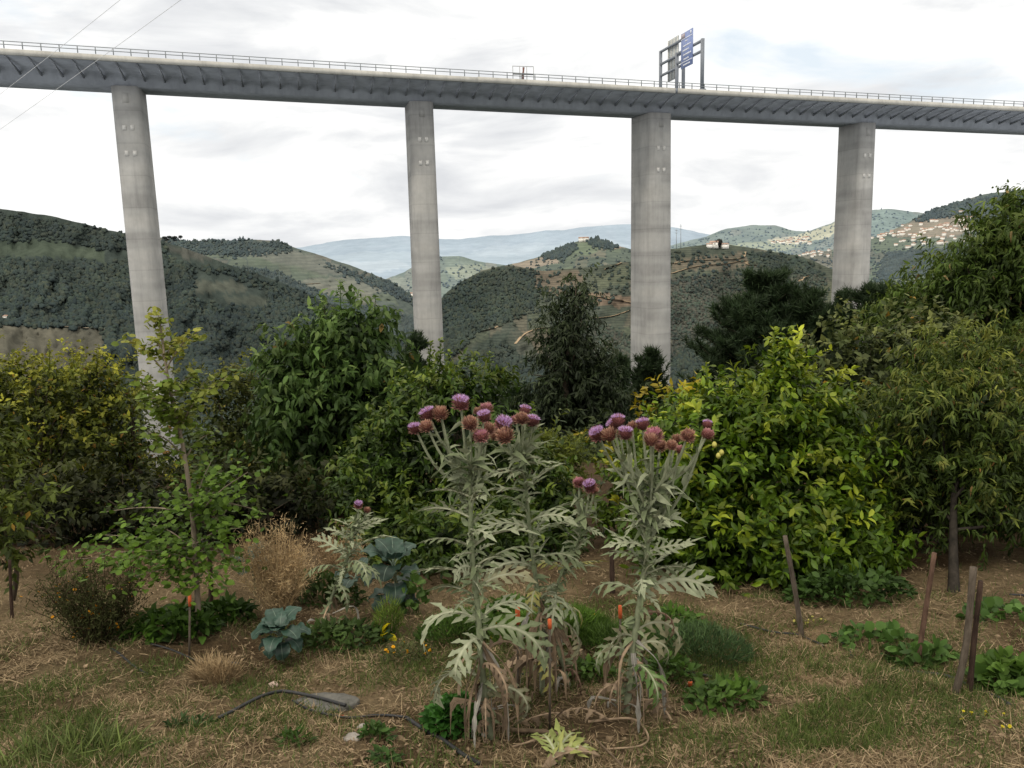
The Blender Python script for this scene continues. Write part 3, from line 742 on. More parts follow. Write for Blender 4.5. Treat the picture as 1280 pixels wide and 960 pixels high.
# piers
for i, (px, py, wid) in enumerate(((161, 112, 4.2), (523.5, 137, 4.3), (813.5, 152, 4.9), (1071, 163, 4.2))):
    s = s_of(px, py); a0, a1 = 7.6, 14.4
    # footprint with chamfered corners, centred under the box girder
    for _ in range(2):
        c = at(s, 11, 0); dd = ray(px, py); u = dd[0] / dd[1]
        s += (u * c[1] - c[0]) / (AX[0] - u * AX[1])
    hw = wid / 2; ch = 0.55; hd = (a1 - a0) / 2 + (0.55 if i == 2 else 0.3)
    fp = [(-hw + ch, -hd), (hw - ch, -hd), (hw, -hd + ch), (hw, hd - ch), (hw - ch, hd), (-hw + ch, hd), (-hw, hd - ch), (-hw, -hd + ch)]
    yaw = R(6) if i == 2 else 0.0
    ax = AX * math.cos(yaw) + BK * math.sin(yaw); bk = np.cross(UP, ax)
    zt = ztop(s) - 3.13; c0 = O0 + AX * s + BK * 11.0; zb = float(zg(c0[0], c0[1])) - 4
    b = B(); zs = np.linspace(zb, zt, 24)
    V = np.array([[c0 + ax * x * (1 + 0.0016 * (zt - z)) + bk * y * (1 + 0.0008 * (zt - z)) + UP * z for x, y in fp] for z in zs])
    n = 8; q = np.array([[r * n + j, r * n + (j + 1) % n, (r + 1) * n + (j + 1) % n, (r + 1) * n + j] for r in range(len(zs) - 1) for j in range(n)])
    b.add(V.reshape(-1, 3), [q, np.array([np.arange(n) + (len(zs) - 1) * n])])
    pr = b.build('pier', 'pier_concrete', via, base)
    # bearing recess block at the top and groove on the front face
    b = B(); box(b, c0 - bk * (hd + 0.02) + UP * (zt - 1.9), ax, bk, UP, 0.5, 0.03, 0.8); b.build('bearing_block', 'pier_concrete', pr, base)
    for zz in (-6.6, -10.7):
        for xx in (-0.62, 0.62):
            b = B(); box(b, c0 - bk * (hd * (1 + 0.0008 * 10) + 0.03) + ax * xx + UP * (zt + zz), ax, bk, UP, 0.30, 0.04, 0.42); b.build('opening_cover', 'cover_pale', pr, base)

# ------------------------------------------------------------------ sign gantries on the deck
def gantry(name, label, px_near, near_a, npx, beams, zpost, panel, lab2):
    def s_at(px, a):
        q = O0 + BK * a; d = ray(px, 112); u = d[0] / d[1]
        return (u * q[1] - q[0]) / (AX[0] - u * AX[1])
    s = s_at(px_near, near_a); nb = at(s, near_a, -0.25); tlen = 10.6
    root = thing(name, label, 'road sign', nb)
    loc = lambda a, z: nb + BK * a + UP * z
    for a in (0, tlen):
        b = B(); box(b, loc(a, zpost / 2), AX, BK, UP, 0.26, 0.26, zpost / 2)
        p = b.build('post', 'gantry_steel', root, nb)
        b = B(); box(b, loc(a, 0.14), AX, BK, UP, 0.55, 0.55, 0.30); b.build('base_plate', 'gantry_steel', p, nb)
    for z in beams:
        b = B(); box(b, loc(tlen / 2, z), AX, BK, UP, 0.2, tlen / 2 - 0.26, 0.2); b.build('beam', 'gantry_steel', root, nb)
    a0, a1, z0, z1, front = panel
    b = B(); sgn = -1 if front else 1
    # the panel hangs on the beams, facing along the road
    cx = AX * (-0.34 if front else 0.34)
    box(b, loc((a0 + a1) / 2, (z0 + z1) / 2) + cx, AX, BK, UP, 0.06, (a1 - a0) / 2, (z1 - z0) / 2)
    pn = b.build('sign_panel', 'sign_blue' if front else 'sign_back', root, nb)
    rr = random.Random(3)
    if front:
        def rect(A0, A1, Z0, Z1, mat, nm):
            b = B(); x = loc((A0 + A1) / 2, (Z0 + Z1) / 2) - AX * 0.42
            box(b, x, AX, BK, UP, 0.012, (A1 - A0) / 2, (Z1 - Z0) / 2); b.build(nm, mat, pn, nb)
        H = z1 - z0; Wd = a1 - a0
        rect(a0, a1, z1 - H * 0.185, z1 - H * 0.165, 'sign_white', 'divider'); rect(a0, a1, z0 + H * 0.155, z0 + H * 0.175, 'sign_white', 'divider')
        rect(a1 - Wd * 0.34, a1 - 0.05, z1 - H * 0.15, z1 - H * 0.02, 'sign_tan', 'symbol')
        rect(a0 + Wd * 0.10, a0 + Wd * 0.2, z1 - H * 0.13, z1 - H * 0.04, 'sign_white', 'symbol')
        # destination lines, too small in the photograph to be read
        for r_, (fa, fb) in enumerate(((0.38, 0.55), (0.2, 0.8), (0.15, 0.72), (0.2, 0.85), (0.25, 0.66))):
            zc = z1 - H * (0.26 + r_ * 0.125); x = fa
            b = B()
            while x < fb:
                w = rr.uniform(0.03, 0.07); xx = loc(a0 + Wd * (1 - x - w / 2), zc) - AX * 0.42
                box(b, xx, AX, BK, UP, 0.012, Wd * w / 2, 0.1 + 0.06 * rr.random()); x += w + 0.02
            b.build('lettering', 'sign_white', pn, nb)
        zc = z0 + H * 0.08; b = B(); x = 0.2
        while x < 0.75:
            w = rr.uniform(0.03, 0.07); box(b, loc(a0 + Wd * (1 - x - w / 2), zc) - AX * 0.42, AX, BK, UP, 0.012, Wd * w / 2, 0.13); x += w + 0.02
        b.build('lettering', 'sign_white', pn, nb)
    else:
        for e in np.linspace(a0 + 0.2, a1 - 0.2, 4):
            b = B(); box(b, loc(e, (z0 + z1) / 2) + cx - AX * 0.14, AX, BK, UP, 0.06, 0.09, (z1 - z0) / 2 - 0.02); b.build('stiffener', 'cover_pale', pn, nb)
gantry('sign_gantry', 'portal gantry with the blue direction sign facing the camera, taller and nearer of two', 877.5, 0.6, 0, (9.0, 7.2), 9.3, (3.2, 8.0, 5.6, 12.0, True), '')
gantry('sign_gantry', 'portal gantry carrying the grey ribbed back of a sign, behind the blue sign', 854.0, 11.3, 0, (12.0, 9.5, 7.2), 12.2, (2.9, 7.6, 5.4, 13.4, False), '')

# small guard frame with its marker post on the deck edge
s0 = s_of(642, 95); s1 = s_of(668, 97); nb = at((s0 + s1) / 2, 0.45, 0)
gf = thing('guard_frame', 'small mesh guard frame standing on the viaduct edge left of the signs', 'frame', nb)
for t in (0, 0.33, 0.67, 1):
    b = B(); c = at(s0 + (s1 - s0) * t, 0.45, 1.0); box(b, c, AX, BK, UP, 0.045, 0.045, 1.25); b.build('upright', 'mesh_wire', gf, nb)
for z in (0.95, 2.25):
    b = B(); box(b, at((s0 + s1) / 2, 0.46, z), AX, BK, UP, (s1 - s0) / 2, 0.04, 0.11 if z < 1 else 0.045); b.build('crossbar', 'rail_steel' if z < 1 else 'mesh_wire', gf, nb)
b = B(); sm = s_of(655, 95)
tube(b, [at(sm, 0.7, -0.2), at(sm, 0.7, 0.9), at(sm + 0.1, 0.7, 1.5), at(sm + 0.15, 0.7, 2.15)], [0.16, 0.2, 0.14, 0.19], 8)
o = b.build('marker_post', 'rust', base=at(sm, 0.7, -0.2)); tag(o, 'reddish brown post standing inside the mesh guard frame on the viaduct', 'post')

# ------------------------------------------------------------------ overhead cables
for pts, lab in (([(150, -2), (72, 58), (0, 116)], 'thin overhead cable crossing the top left corner, left of two'), ([(226, -2), (130, 68), (0, 160)], 'thin overhead cable crossing the top left corner, right of two')):
    (x0, y0), (xm, ym), (x1, y1) = pts
    A = P(x0 + (x0 - x1) * 0.6, y0 + (y0 - y1) * 0.6, 40); Bp = P(x1 + (x1 - x0) * 0.3, y1 + (y1 - y0) * 0.3, 85)
    t = np.linspace(0, 1, 30)[:, None]; pp = A * (1 - t) + Bp * t; pp[:, 2] -= (t * (1 - t))[:, 0] * 0.5
    b = B(); tube(b, pp, 0.014, 5); o = b.build('power_cable', 'cable', base=A); tag(o, lab, 'cable', 'overhead cables')
# ------------------------------------------------------------------ ground sheet (garden, slope, valley, out to the horizon)
def build_ground():
    ys = np.concatenate([np.arange(-5, 0.8, 0.4), np.arange(0.8, 9, 0.035), np.geomspace(9, 30000, 90)])
    us = np.linspace(-1, 1, 321); us = np.sign(us) * np.abs(us) ** 1.15
    Yg = np.repeat(ys[:, None], len(us), 1)
    X = us[None] * (6 + 0.95 * np.maximum(Yg, 0))
    Z = zg(X, Yg) + bumps(X, Yg)
    near = (Yg < 9) & (Yg > 0.5)
    Z = Z + near * ((sm_noise(X * 9 + 50, Yg * 9, 81, 3) - 0.5) * 0.038)
    c = np.tile(np.array([0.192, 0.148, 0.092]), Yg.shape + (1,))
    straw = sm_noise(X * 2.2 + 40, Yg * 2.2, 91, 4)[..., None]
    c = c * (0.72 + 0.55 * straw)
    dark = np.clip((sm_noise(X * 1.3 + 11, Yg * 1.3 + 9, 97, 4) - 0.49) * 6, 0, 1)[..., None]
    c = c * (1 - dark) + np.array([0.098, 0.070, 0.042]) * dark
    far_ = np.clip((Yg - 5.6) / 2, 0, 1)[..., None]
    c = c * (1 - far_) + np.array([0.085, 0.060, 0.038]) * far_
    vf = (Yg > 16)[..., None]; c = np.where(vf, np.array([0.03, 0.04, 0.02]), c)
    fh = np.clip((Yg - 1500) / 6000, 0, 1)[..., None]; c = c * (1 - fh) + HAZE * fh  # far ground tinted toward the haze colour
    # worn path, lower right
    pth = np.array([G(1135, 960), G(1075, 880), G(1010, 815), G(1000, 790)])
    dmin = np.full(Yg.shape, 9.0)
    for k in range(len(pth) - 1):
        a, b_ = pth[k, :2], pth[k + 1, :2]; ab = b_ - a
        t = np.clip(((X - a[0]) * ab[0] + (Yg - a[1]) * ab[1]) / (ab @ ab), 0, 1)
        dmin = np.minimum(dmin, np.hypot(X - a[0] - t * ab[0], Yg - a[1] - t * ab[1]))
    w = np.clip(1.3 - dmin / 0.22, 0, 1)[..., None] * 0.75
    c = c * (1 - w) + np.array([0.36, 0.265, 0.165]) * w
    # greener, mossy ground
    def blob(px, py, rx, ry, col, st):
        nonlocal c
        p = G(px, py); d = np.hypot((X - p[0]) / rx, (Yg - p[1]) / ry) + (sm_noise(X * 6 + 7, Yg * 6, 71, 3) - 0.5) * 0.9
        m = np.clip(1.25 - d, 0, 1)[..., None] * st; c = c * (1 - m) + np.array(col) * m
    blob(60, 930, 0.55, 0.35, (0.075, 0.082, 0.034), 0.7); blob(1050, 920, 0.24, 0.32, (0.06, 0.085, 0.03), 0.8)
    blob(120, 850, 0.8, 0.3, (0.095, 0.085, 0.045), 0.6); blob(1200, 900, 0.4, 0.5, (0.095, 0.09, 0.045), 0.5)
    blob(840, 800, 0.75, 0.35, (0.06, 0.06, 0.03), 0.7); blob(700, 900, 0.6, 0.3, (0.10, 0.072, 0.048), 0.7)
    blob(480, 800, 0.5, 0.4, (0.075, 0.06, 0.035), 0.6); blob(230, 790, 0.5, 0.35, (0.06, 0.05, 0.03), 0.6)
    n = len(us); i = (np.arange(len(ys) - 1) * n)[:, None]; j = np.arange(n - 1)[None]
    q = np.stack([i + j, i + j + 1, i + n + j + 1, i + n + j], -1).reshape(-1, 4)
    b = B(); b.add(np.stack([X, Yg, Z], -1).reshape(-1, 3), q, c.reshape(-1, 3))
    tag(b.build('ground', 'garden_soil', smooth=True), kind='structure')
build_ground()

# ------------------------------------------------------------------ generic tree
def crown_leaves(b, lobes, sp, rng):
    """leaf clumps spread through the lobes' shells and volume"""
    for (c, r) in lobes:
        c = np.array(c); r = np.array(r) if not np.isscalar(r) else np.array([r] * 3)
        area = (r[0] * r[2] + r[0] * r[1] + r[1] * r[2]) * 4
        nc = max(6, int(area * sp['dens']))
        d = rdir(rng, nc); d[:, 2] = d[:, 2] * 0.9 + 0.08
        rad = rng.uniform(0.35, 1.0, nc) ** 0.45 * rng.uniform(0.92, 1.12, nc)
        ctr = c + d * rad[:, None] * r
        g = gz_arr(ctr[:, 0], ctr[:, 1]); ctr[:, 2] = np.maximum(ctr[:, 2], g + 0.08)
        bright = rng.uniform(0.62, 1.3, nc); huej = rng.random(nc)
        nt = sp['twigs']; n = nc * nt
        idx = np.repeat(np.arange(nc), nt)
        tp = ctr[idx] + rng.normal(size=(n, 3)) * sp['clump'] * 0.5
        td = nrm(d[idx] * 0.8 + rng.normal(size=(n, 3)) * 0.65 + np.array([0, 0, sp['up']]))
        tl = sp['twig'] * rng.uniform(0.6, 1.2, n)
        k = sp['leaves']; m = n * k
        ti = np.repeat(np.arange(n), k)
        s = np.tile(np.linspace(0.12, 1, k), n) + rng.normal(0, 0.04, m)
        pos = tp[ti] + td[ti] * (tl[ti] * s)[:, None]; pos[:, 2] -= sp['droop'] * 0.25 * tl[ti] * s * s
        side = nrm(np.cross(td[ti], rng.normal(size=(m, 3))))
        ld = nrm(td[ti] * 0.55 + side * 0.9 + np.array([0, 0, -1.0]) * sp['droop'] * rng.uniform(0.3, 1.2, (m, 1)))
        ln = nrm(np.array([0, 0, 1.0]) + 0.55 * rng.normal(size=(m, 3)) + 0.35 * d[idx][ti])
        L = sp['L'] * rng.uniform(0.65, 1.2, m); W = sp['W'] * L / sp['L'] * rng.uniform(0.8, 1.2, m)
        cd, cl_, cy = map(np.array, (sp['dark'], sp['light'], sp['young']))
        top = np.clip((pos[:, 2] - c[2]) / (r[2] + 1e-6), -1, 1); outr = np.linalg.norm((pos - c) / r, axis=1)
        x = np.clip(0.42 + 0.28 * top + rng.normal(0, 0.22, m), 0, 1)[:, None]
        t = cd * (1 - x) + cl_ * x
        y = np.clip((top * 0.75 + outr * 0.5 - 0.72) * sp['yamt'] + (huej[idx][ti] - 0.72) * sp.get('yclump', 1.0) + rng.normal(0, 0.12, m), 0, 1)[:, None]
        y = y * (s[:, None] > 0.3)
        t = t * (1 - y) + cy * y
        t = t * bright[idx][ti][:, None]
        if 'odd' in sp:
            f = rng.random(m) < sp['odd'][1]; t[f] = np.array(sp['odd'][0]) * rng.uniform(0.7, 1.3, (f.sum(), 1))
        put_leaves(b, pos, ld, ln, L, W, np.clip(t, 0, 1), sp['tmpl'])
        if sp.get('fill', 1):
            # inner foliage, its shade painted as a darker leaf colour
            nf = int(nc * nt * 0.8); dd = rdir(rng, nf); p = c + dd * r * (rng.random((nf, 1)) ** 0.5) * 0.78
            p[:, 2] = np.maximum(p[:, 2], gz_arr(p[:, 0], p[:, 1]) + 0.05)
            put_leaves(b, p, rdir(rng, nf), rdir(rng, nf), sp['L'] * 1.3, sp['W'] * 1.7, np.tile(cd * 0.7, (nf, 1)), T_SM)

def gz_arr(x, y): return zg(x, y) + bumps(x, y)

def shoots(b, items, sp, rng):
    """upright leafy shoots standing out of the crown"""
    for (p0, p1) in items:
        p0 = np.array(p0); p1 = np.array(p1); ln_ = np.linalg.norm(p1 - p0); n = int(ln_ / sp['L'] * 9) + 8
        s = np.linspace(0, 1, n); mid = rng.normal(0, 0.05, 3) * ln_
        pos = p0 + (p1 - p0) * s[:, None] + mid * (s * (1 - s) * 4)[:, None] + rng.normal(0, 0.012, (n, 3)) * ln_
        td = nrm(p1 - p0); side = nrm(np.cross(td, rng.normal(size=(n, 3))))
        ld = nrm(td * 0.7 + side + np.array([0, 0, -0.5]) * sp['droop'])
        cy, cl_ = np.array(sp['young']), np.array(sp['light'])
        y = np.clip(s * sp['yamt'] * 0.9 + rng.normal(0, 0.15, n), 0, 1)[:, None]
        t = (cl_ * (1 - y) + cy * y) * rng.uniform(0.8, 1.2, (n, 1))
        put_leaves(b, pos, ld, nrm(np.array([0, 0, 1.0]) + 0.5 * rng.normal(size=(n, 3))), sp['L'] * rng.uniform(0.55, 1.0, n) * (1 - 0.35 * s), sp['W'] * rng.uniform(0.6, 0.95, n), t, sp['tmpl'])
        tube(b, [p0, (p0 + p1) / 2 + mid, p1], [0.008, 0.006, 0.003], 4, cl_ * 0.8)

def tree(name, label, cat, base, top, lobes, sp, seed, bark='bark', tr=0.06, mat='soft_leaf', extra=(), group=None, bend=0.05, limbs=7, trunk_name='trunk', lemons=()):
    rng = np.random.default_rng(seed)
    base = np.array(base, float); top = np.array(top, float)
    root = thing(name, label, cat, base, group)
    b = B(); h = np.linalg.norm(top - base)
    pts = [base - [0, 0, 0.06], base + (top - base) * 0.35 + rng.normal(0, bend, 3) * [1, 1, 0] * h, base + (top - base) * 0.7 + rng.normal(0, bend, 3) * [1, 1, 0] * h, top]
    pp = spline(pts, 6); tube(b, pp, np.linspace(tr, tr * 0.42, len(pp)) * (1 + 0.5 * np.exp(-np.arange(len(pp)) * 0.9)), 9)
    for k in range(limbs):
        c, r = lobes[k % len(lobes)]; r = np.array(r) if not np.isscalar(r) else np.array([r] * 3)
        e = np.array(c) + rdir(rng, 1)[0] * r * 0.8; e[2] = max(e[2], c[2] - r[2] * 0.4)
        i = rng.integers(len(pp) // 3, len(pp)); st = pp[i]
        q = spline([st, st * 0.55 + e * 0.45 + [0, 0, -0.06 * h + rng.normal(0, .03)], e], 6); tube(b, q, np.linspace(tr * 0.42, tr * 0.08, len(q)), 6)
        for _ in range(2):
            e2 = e + rng.normal(size=3) * r * 0.3; tube(b, spline([q[len(q) // 2], (q[len(q) // 2] + e2) / 2 + rng.normal(0, .02, 3), e2], 4), np.linspace(tr * 0.2, tr * 0.05, 9), 5)
    b.build(trunk_name, bark, root, base)
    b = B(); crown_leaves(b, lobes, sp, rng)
    if extra: shoots(b, extra, sp, rng)
    b.build('crown', mat, root, base)
    return root

def lobe(px, py, Y, rx, rz, ry=None):
    """centre given by what it covers; radii in metres"""
    return (P(px, py, Y), (rx, ry if ry else rx, rz))

# foliage kinds
SP_LEMON = dict(dens=17, twigs=6, clump=0.16, twig=0.17, leaves=9, L=0.080, W=0.036, up=0.35, droop=0.30, dark=(0.022, 0.046, 0.008), light=(0.105, 0.17, 0.024), young=(0.29, 0.32, 0.05), yamt=0.75, yclump=0.8, tmpl=T_OV)
SP_CITRUS = dict(dens=16, twigs=6, clump=0.17, twig=0.17, leaves=9, L=0.085, W=0.034, up=0.25, droop=0.25, dark=(0.014, 0.028, 0.007), light=(0.055, 0.095, 0.018), young=(0.17, 0.20, 0.04), yamt=0.55, yclump=0.5, tmpl=T_OV)
SP_PEACH = dict(dens=15, twigs=5, clump=0.2, twig=0.22, leaves=12, L=0.085, W=0.017, up=0.3, droop=1.0, dark=(0.022, 0.036, 0.009), light=(0.065, 0.098, 0.020), young=(0.22, 0.23, 0.06), yamt=0.7, yclump=0.35, tmpl=T_LONG, odd=((0.16, 0.10, 0.04), 0.012))
SP_CHERRY = dict(dens=12, twigs=5, clump=0.24, twig=0.28, leaves=9, L=0.125, W=0.046, up=0.45, droop=1.15, dark=(0.022, 0.042, 0.012), light=(0.068, 0.115, 0.032), young=(0.16, 0.21, 0.07), yamt=0.4, yclump=0.3, tmpl=T_LONG, odd=((0.14, 0.10, 0.035), 0.006))
SP_PLUM = dict(dens=11, twigs=5, clump=0.24, twig=0.22, leaves=9, L=0.068, W=0.036, up=0.3, droop=0.45, dark=(0.026, 0.037, 0.009), light=(0.11, 0.13, 0.022), young=(0.28, 0.275, 0.05), yamt=0.8, yclump=0.6, tmpl=T_SM, odd=((0.20, 0.13, 0.03), 0.015))
SP_DARK = dict(dens=3.0, twigs=5, clump=0.4, twig=0.4, leaves=9, L=0.20, W=0.08, up=0.3, droop=0.5, dark=(0.014, 0.022, 0.008), light=(0.035, 0.050, 0.016), young=(0.06, 0.075, 0.024), yamt=0.5, yclump=0.3, tmpl=T_SM)
SP_WILLOWY = dict(dens=11, twigs=5, clump=0.30, twig=0.30, leaves=11, L=0.125, W=0.034, up=0.15, droop=1.0, dark=(0.024, 0.038, 0.010), light=(0.066, 0.105, 0.022), young=(0.15, 0.18, 0.045), yamt=0.5, yclump=0.4, tmpl=T_LONG, odd=((0.20, 0.15, 0.07), 0.01))

def ov(sp, **k): d = dict(sp); d.update(k); return d

# 1 ---- left: yellow-green plum trees
Y = 9.5
def gb(x, y): return np.array([x, y, gz(x, y)])
def base_at(px, Y): 
    d = ray(px, 480); x = d[0] / d[1] * Y
    return gb(x, Y)
b0 = base_at(40, 9.0); tree('plum_tree', 'bushy yellow-green fruit tree at the far left edge, in front of the bare field', 'tree', b0, P(40, 560, 9.0),
     [lobe(20, 545, 9.0, 0.72, 0.80), lobe(75, 560, 9.2, 0.65, 0.78), lobe(62, 485, 8.8, 0.28, 0.24), lobe(5, 475, 8.9, 0.3, 0.2), lobe(118, 478, 9.2, 0.22, 0.2), lobe(30, 520, 8.4, 0.3, 0.22), lobe(90, 560, 8.5, 0.3, 0.22), lobe(-40, 570, 9.0, 0.7, 0.85), lobe(30, 490, 9.3, 0.5, 0.34), lobe(95, 492, 9.5, 0.36, 0.30)], SP_PLUM, 11, tr=0.07,
     extra=[(P(61, 470, 9), P(61, 425, 9)), (P(88, 480, 9.2), P(90, 435, 9.2)), (P(120, 480, 9.3), P(121, 437, 9.3)), (P(20, 470, 9), P(16, 441, 9))])
b0 = base_at(160, 9.6); tree('plum_tree', 'bushy yellow-green fruit tree with a reddish tinge, behind the slender young tree', 'tree', b0, P(160, 570, 9.6),
     [lobe(115, 560, 9.6, 0.62, 0.80), lobe(140, 600, 9.7, 0.42, 0.5), lobe(140, 490, 9.4, 0.26, 0.22), lobe(150, 520, 9.2, 0.22, 0.2), lobe(120, 540, 9.0, 0.3, 0.24), lobe(185, 615, 9.1, 0.40, 0.30), lobe(215, 640, 9.6, 0.5, 0.4), lobe(120, 500, 9.8, 0.40, 0.3)], ov(SP_PLUM, odd=((0.17, 0.10, 0.03), 0.035)), 12, tr=0.07,
     extra=[(P(150, 500, 9.6), P(152, 450, 9.6)), (P(170, 505, 9.6), P(172, 470, 9.6))])
# 4 ---- low yellowish-green shrub tree behind the young tree
b0 = base_at(285, 10.2); tree('hazel_bush', 'rounded olive-green bush between the slender young tree and the drooping-leaved tree', 'bush', b0, P(285, 560, 10.2),
     [lobe(282, 545, 10.2, 0.50, 0.75), lobe(325, 540, 10.4, 0.55, 0.8), lobe(275, 620, 10, 0.6, 0.5), lobe(305, 480, 10.5, 0.45, 0.24), lobe(255, 490, 10.3, 0.26, 0.22), lobe(340, 600, 10.2, 0.6, 0.55)], ov(SP_PLUM, light=(0.062, 0.075, 0.016), young=(0.14, 0.145, 0.03), odd=((0.2, 0.17, 0.05), 0.02)), 13, tr=0.05)
# 5 ---- drooping dark green tree (cherry)
b0 = base_at(425, 9.2); tree('cherry_tree', 'tall dark green tree with long drooping leaves, left of the second pier', 'tree', b0, P(425, 500, 9.2),
     [lobe(420, 500, 9.2, 0.58, 0.75), lobe(455, 470, 9.2, 0.45, 0.62), lobe(380, 520, 9.2, 0.5, 0.6), lobe(430, 585, 9.2, 0.7, 0.5), lobe(355, 480, 9.0, 0.28, 0.35), lobe(440, 410, 9.3, 0.30, 0.30), lobe(400, 440, 9.3, 0.34, 0.35)], SP_CHERRY, 14, tr=0.09, limbs=9,
     extra=[(P(430, 420, 9.2), P(425, 350, 9.2)), (P(465, 430, 9.2), P(470, 368, 9.2)), (P(395, 440, 9.2), P(378, 392, 9.2)), (P(345, 480, 9), P(330, 430, 9)), (P(450, 420, 9.3), P(448, 362, 9.3)), (P(405, 430, 9.2), P(403, 375, 9.2))])
# 6 ---- dark citrus
b0 = base_at(560, 7.4); tree('orange_tree', 'dense glossy dark green citrus tree behind the purple thistle heads', 'tree', b0, P(560, 600, 7.4),
     [lobe(560, 560, 7.4, 0.58, 0.62), lobe(490, 610, 7.4, 0.48, 0.62), lobe(640, 630, 7.4, 0.55, 0.6), lobe(575, 655, 7.3, 0.75, 0.5), lobe(590, 505, 7.5, 0.36, 0.32), lobe(540, 500, 7.6, 0.26, 0.3), lobe(455, 640, 7.4, 0.26, 0.35), lobe(690, 640, 7.4, 0.28, 0.42), lobe(575, 675, 6.5, 0.62, 0.34), lobe(490, 680, 6.6, 0.36, 0.30), lobe(660, 680, 6.6, 0.36, 0.30)], SP_CITRUS, 15, mat='glossy_leaf', tr=0.07,
     extra=[(P(548, 480, 7.5), P(550, 424, 7.5)), (P(535, 480, 7.5), P(538, 428, 7.5)), (P(605, 490, 7.5), P(612, 440, 7.5)), (P(560, 490, 7.5), P(563, 440, 7.5)), (P(598, 480, 7.5), P(590, 455, 7.5)), (P(660, 540, 7.4), P(668, 505, 7.4)), (P(520, 500, 7.4), P(512, 465, 7.4))])
# 7 ---- round pale bush
b0 = base_at(700, 10.6); tree('broom_bush', 'small rounded pale green bush between the two tall thistle clumps', 'bush', b0, P(700, 590, 10.6),
     [lobe(690, 572, 10.6, 0.27, 0.32), lobe(715, 580, 10.6, 0.20, 0.32), lobe(700, 630, 10.6, 0.3, 0.4)], ov(SP_PLUM, dens=26, L=0.09, W=0.02, clump=0.12, twig=0.12, dark=(0.05, 0.065, 0.012), light=(0.115, 0.14, 0.025), young=(0.17, 0.19, 0.04), droop=0.0, up=0.8, odd=((0.1, 0.13, 0.03), 0.1)), 16, tr=0.03)
# 10 --- lemon tree
b0 = base_at(960, 6.1); tree('lemon_tree', 'big bushy lemon tree with yellow-green new growth, foliage down to the ground', 'tree', b0, P(960, 580, 6.1),
     [lobe(950, 640, 6.1, 0.78, 0.62), lobe(890, 590, 6.1, 0.48, 0.58), lobe(1010, 600, 6.2, 0.52, 0.55), lobe(960, 530, 6.2, 0.45, 0.36), lobe(1060, 680, 6.1, 0.40, 0.44), lobe(860, 660, 6.0, 0.36, 0.45), lobe(930, 505, 6.3, 0.34, 0.2), lobe(1000, 510, 6.3, 0.28, 0.24), lobe(975, 470, 6.3, 0.14, 0.22), lobe(1000, 690, 5.75, 0.50, 0.34), lobe(905, 680, 5.8, 0.42, 0.34), lobe(1075, 705, 5.8, 0.30, 0.26), lobe(850, 610, 6.0, 0.30, 0.46)], SP_LEMON, 17, mat='glossy_leaf', tr=0.06,
     extra=[(P(975, 490, 6.2), P(968, 410, 6.2)), (P(985, 490, 6.2), P(990, 432, 6.2)), (P(890, 510, 6.2), P(882, 455, 6.2)), (P(1000, 500, 6.2), P(998, 435, 6.2)), (P(960, 490, 6.2), P(975, 455, 6.2)), (P(1040, 540, 6.2), P(1050, 490, 6.2)), (P(930, 500, 6.2), P(935, 470, 6.2)), (P(905, 510, 6.2), P(912, 480, 6.2)), (P(985, 450, 6.2), P(978, 425, 6.2))])
b0 = base_at(790, 6.9); tree('lemon_tree', 'smaller yellow-leaved lemon bush behind the right-hand tall thistle', 'tree', b0, P(790, 610, 6.9),
     [lobe(785, 610, 6.9, 0.28, 0.42), lobe(830, 560, 6.9, 0.30, 0.30), lobe(850, 530, 6.8, 0.24, 0.24)], ov(SP_LEMON, young=(0.30, 0.24, 0.03), yamt=1.1, yclump=1.2, dark=(0.03, 0.045, 0.01)), 18, mat='glossy_leaf', tr=0.03)
# lemons hanging in the tree
lp = [(893, 552), (902, 562), (898, 566), (1012, 566), (941, 618)]
proto = None
for (x, y) in lp:
    c = P(x, y, 5.66)
    if proto is None:
        b = B(); s = np.linspace(0, 1, 9); tube(b, np.stack([s * 0, s * 0, -0.045 * s], 1), 0.017 * np.sin(np.pi * np.clip(s, 0.04, 0.96)) ** 0.6 + 0.002, 9); proto = b.build('lemon', 'lemon', smooth=True); o = proto
    else: o = proto.copy(); COL.objects.link(o)
    o.location = c; tag(o, 'small yellow lemon hanging among the leaves of the big lemon tree', 'lemon', 'lemons on the big lemon tree')

# right side: peach in front with trunk, plum behind, tall willowy trees on the bank
b0 = G(1193, 742); Yb = b0[1]; Yp = max(6.2, Yb)
tree('peach_tree', 'peach tree with a bare dark trunk and narrow drooping leaves, right of the lemon tree', 'tree', b0, P(1196, 570, Yp),
     [lobe(1180, 540, Yp + .2, 0.66, 0.56), lobe(1250, 560, Yp, 0.5, 0.52), lobe(1215, 500, Yp - .2, 0.3, 0.24), lobe(1150, 520, Yp - .2, 0.26, 0.2), lobe(1230, 590, Yp - .3, 0.28, 0.2), lobe(1130, 570, Yp + .3, 0.45, 0.48), lobe(1190, 620, Yp, 0.55, 0.28), lobe(1290, 620, Yp, 0.42, 0.45), lobe(1190, 470, Yp + .3, 0.34, 0.32), lobe(1130, 640, Yp + .2, 0.26, 0.28)], ov(SP_PEACH, dens=22, L=0.072), 19, bark='dark_bark', bend=0.012, tr=0.036, limbs=10,
     extra=[(P(1195, 470, Yp), P(1190, 415, Yp)), (P(1170, 480, Yp), P(1165, 430, Yp)), (P(1260, 500, Yp), P(1265, 450, Yp))])
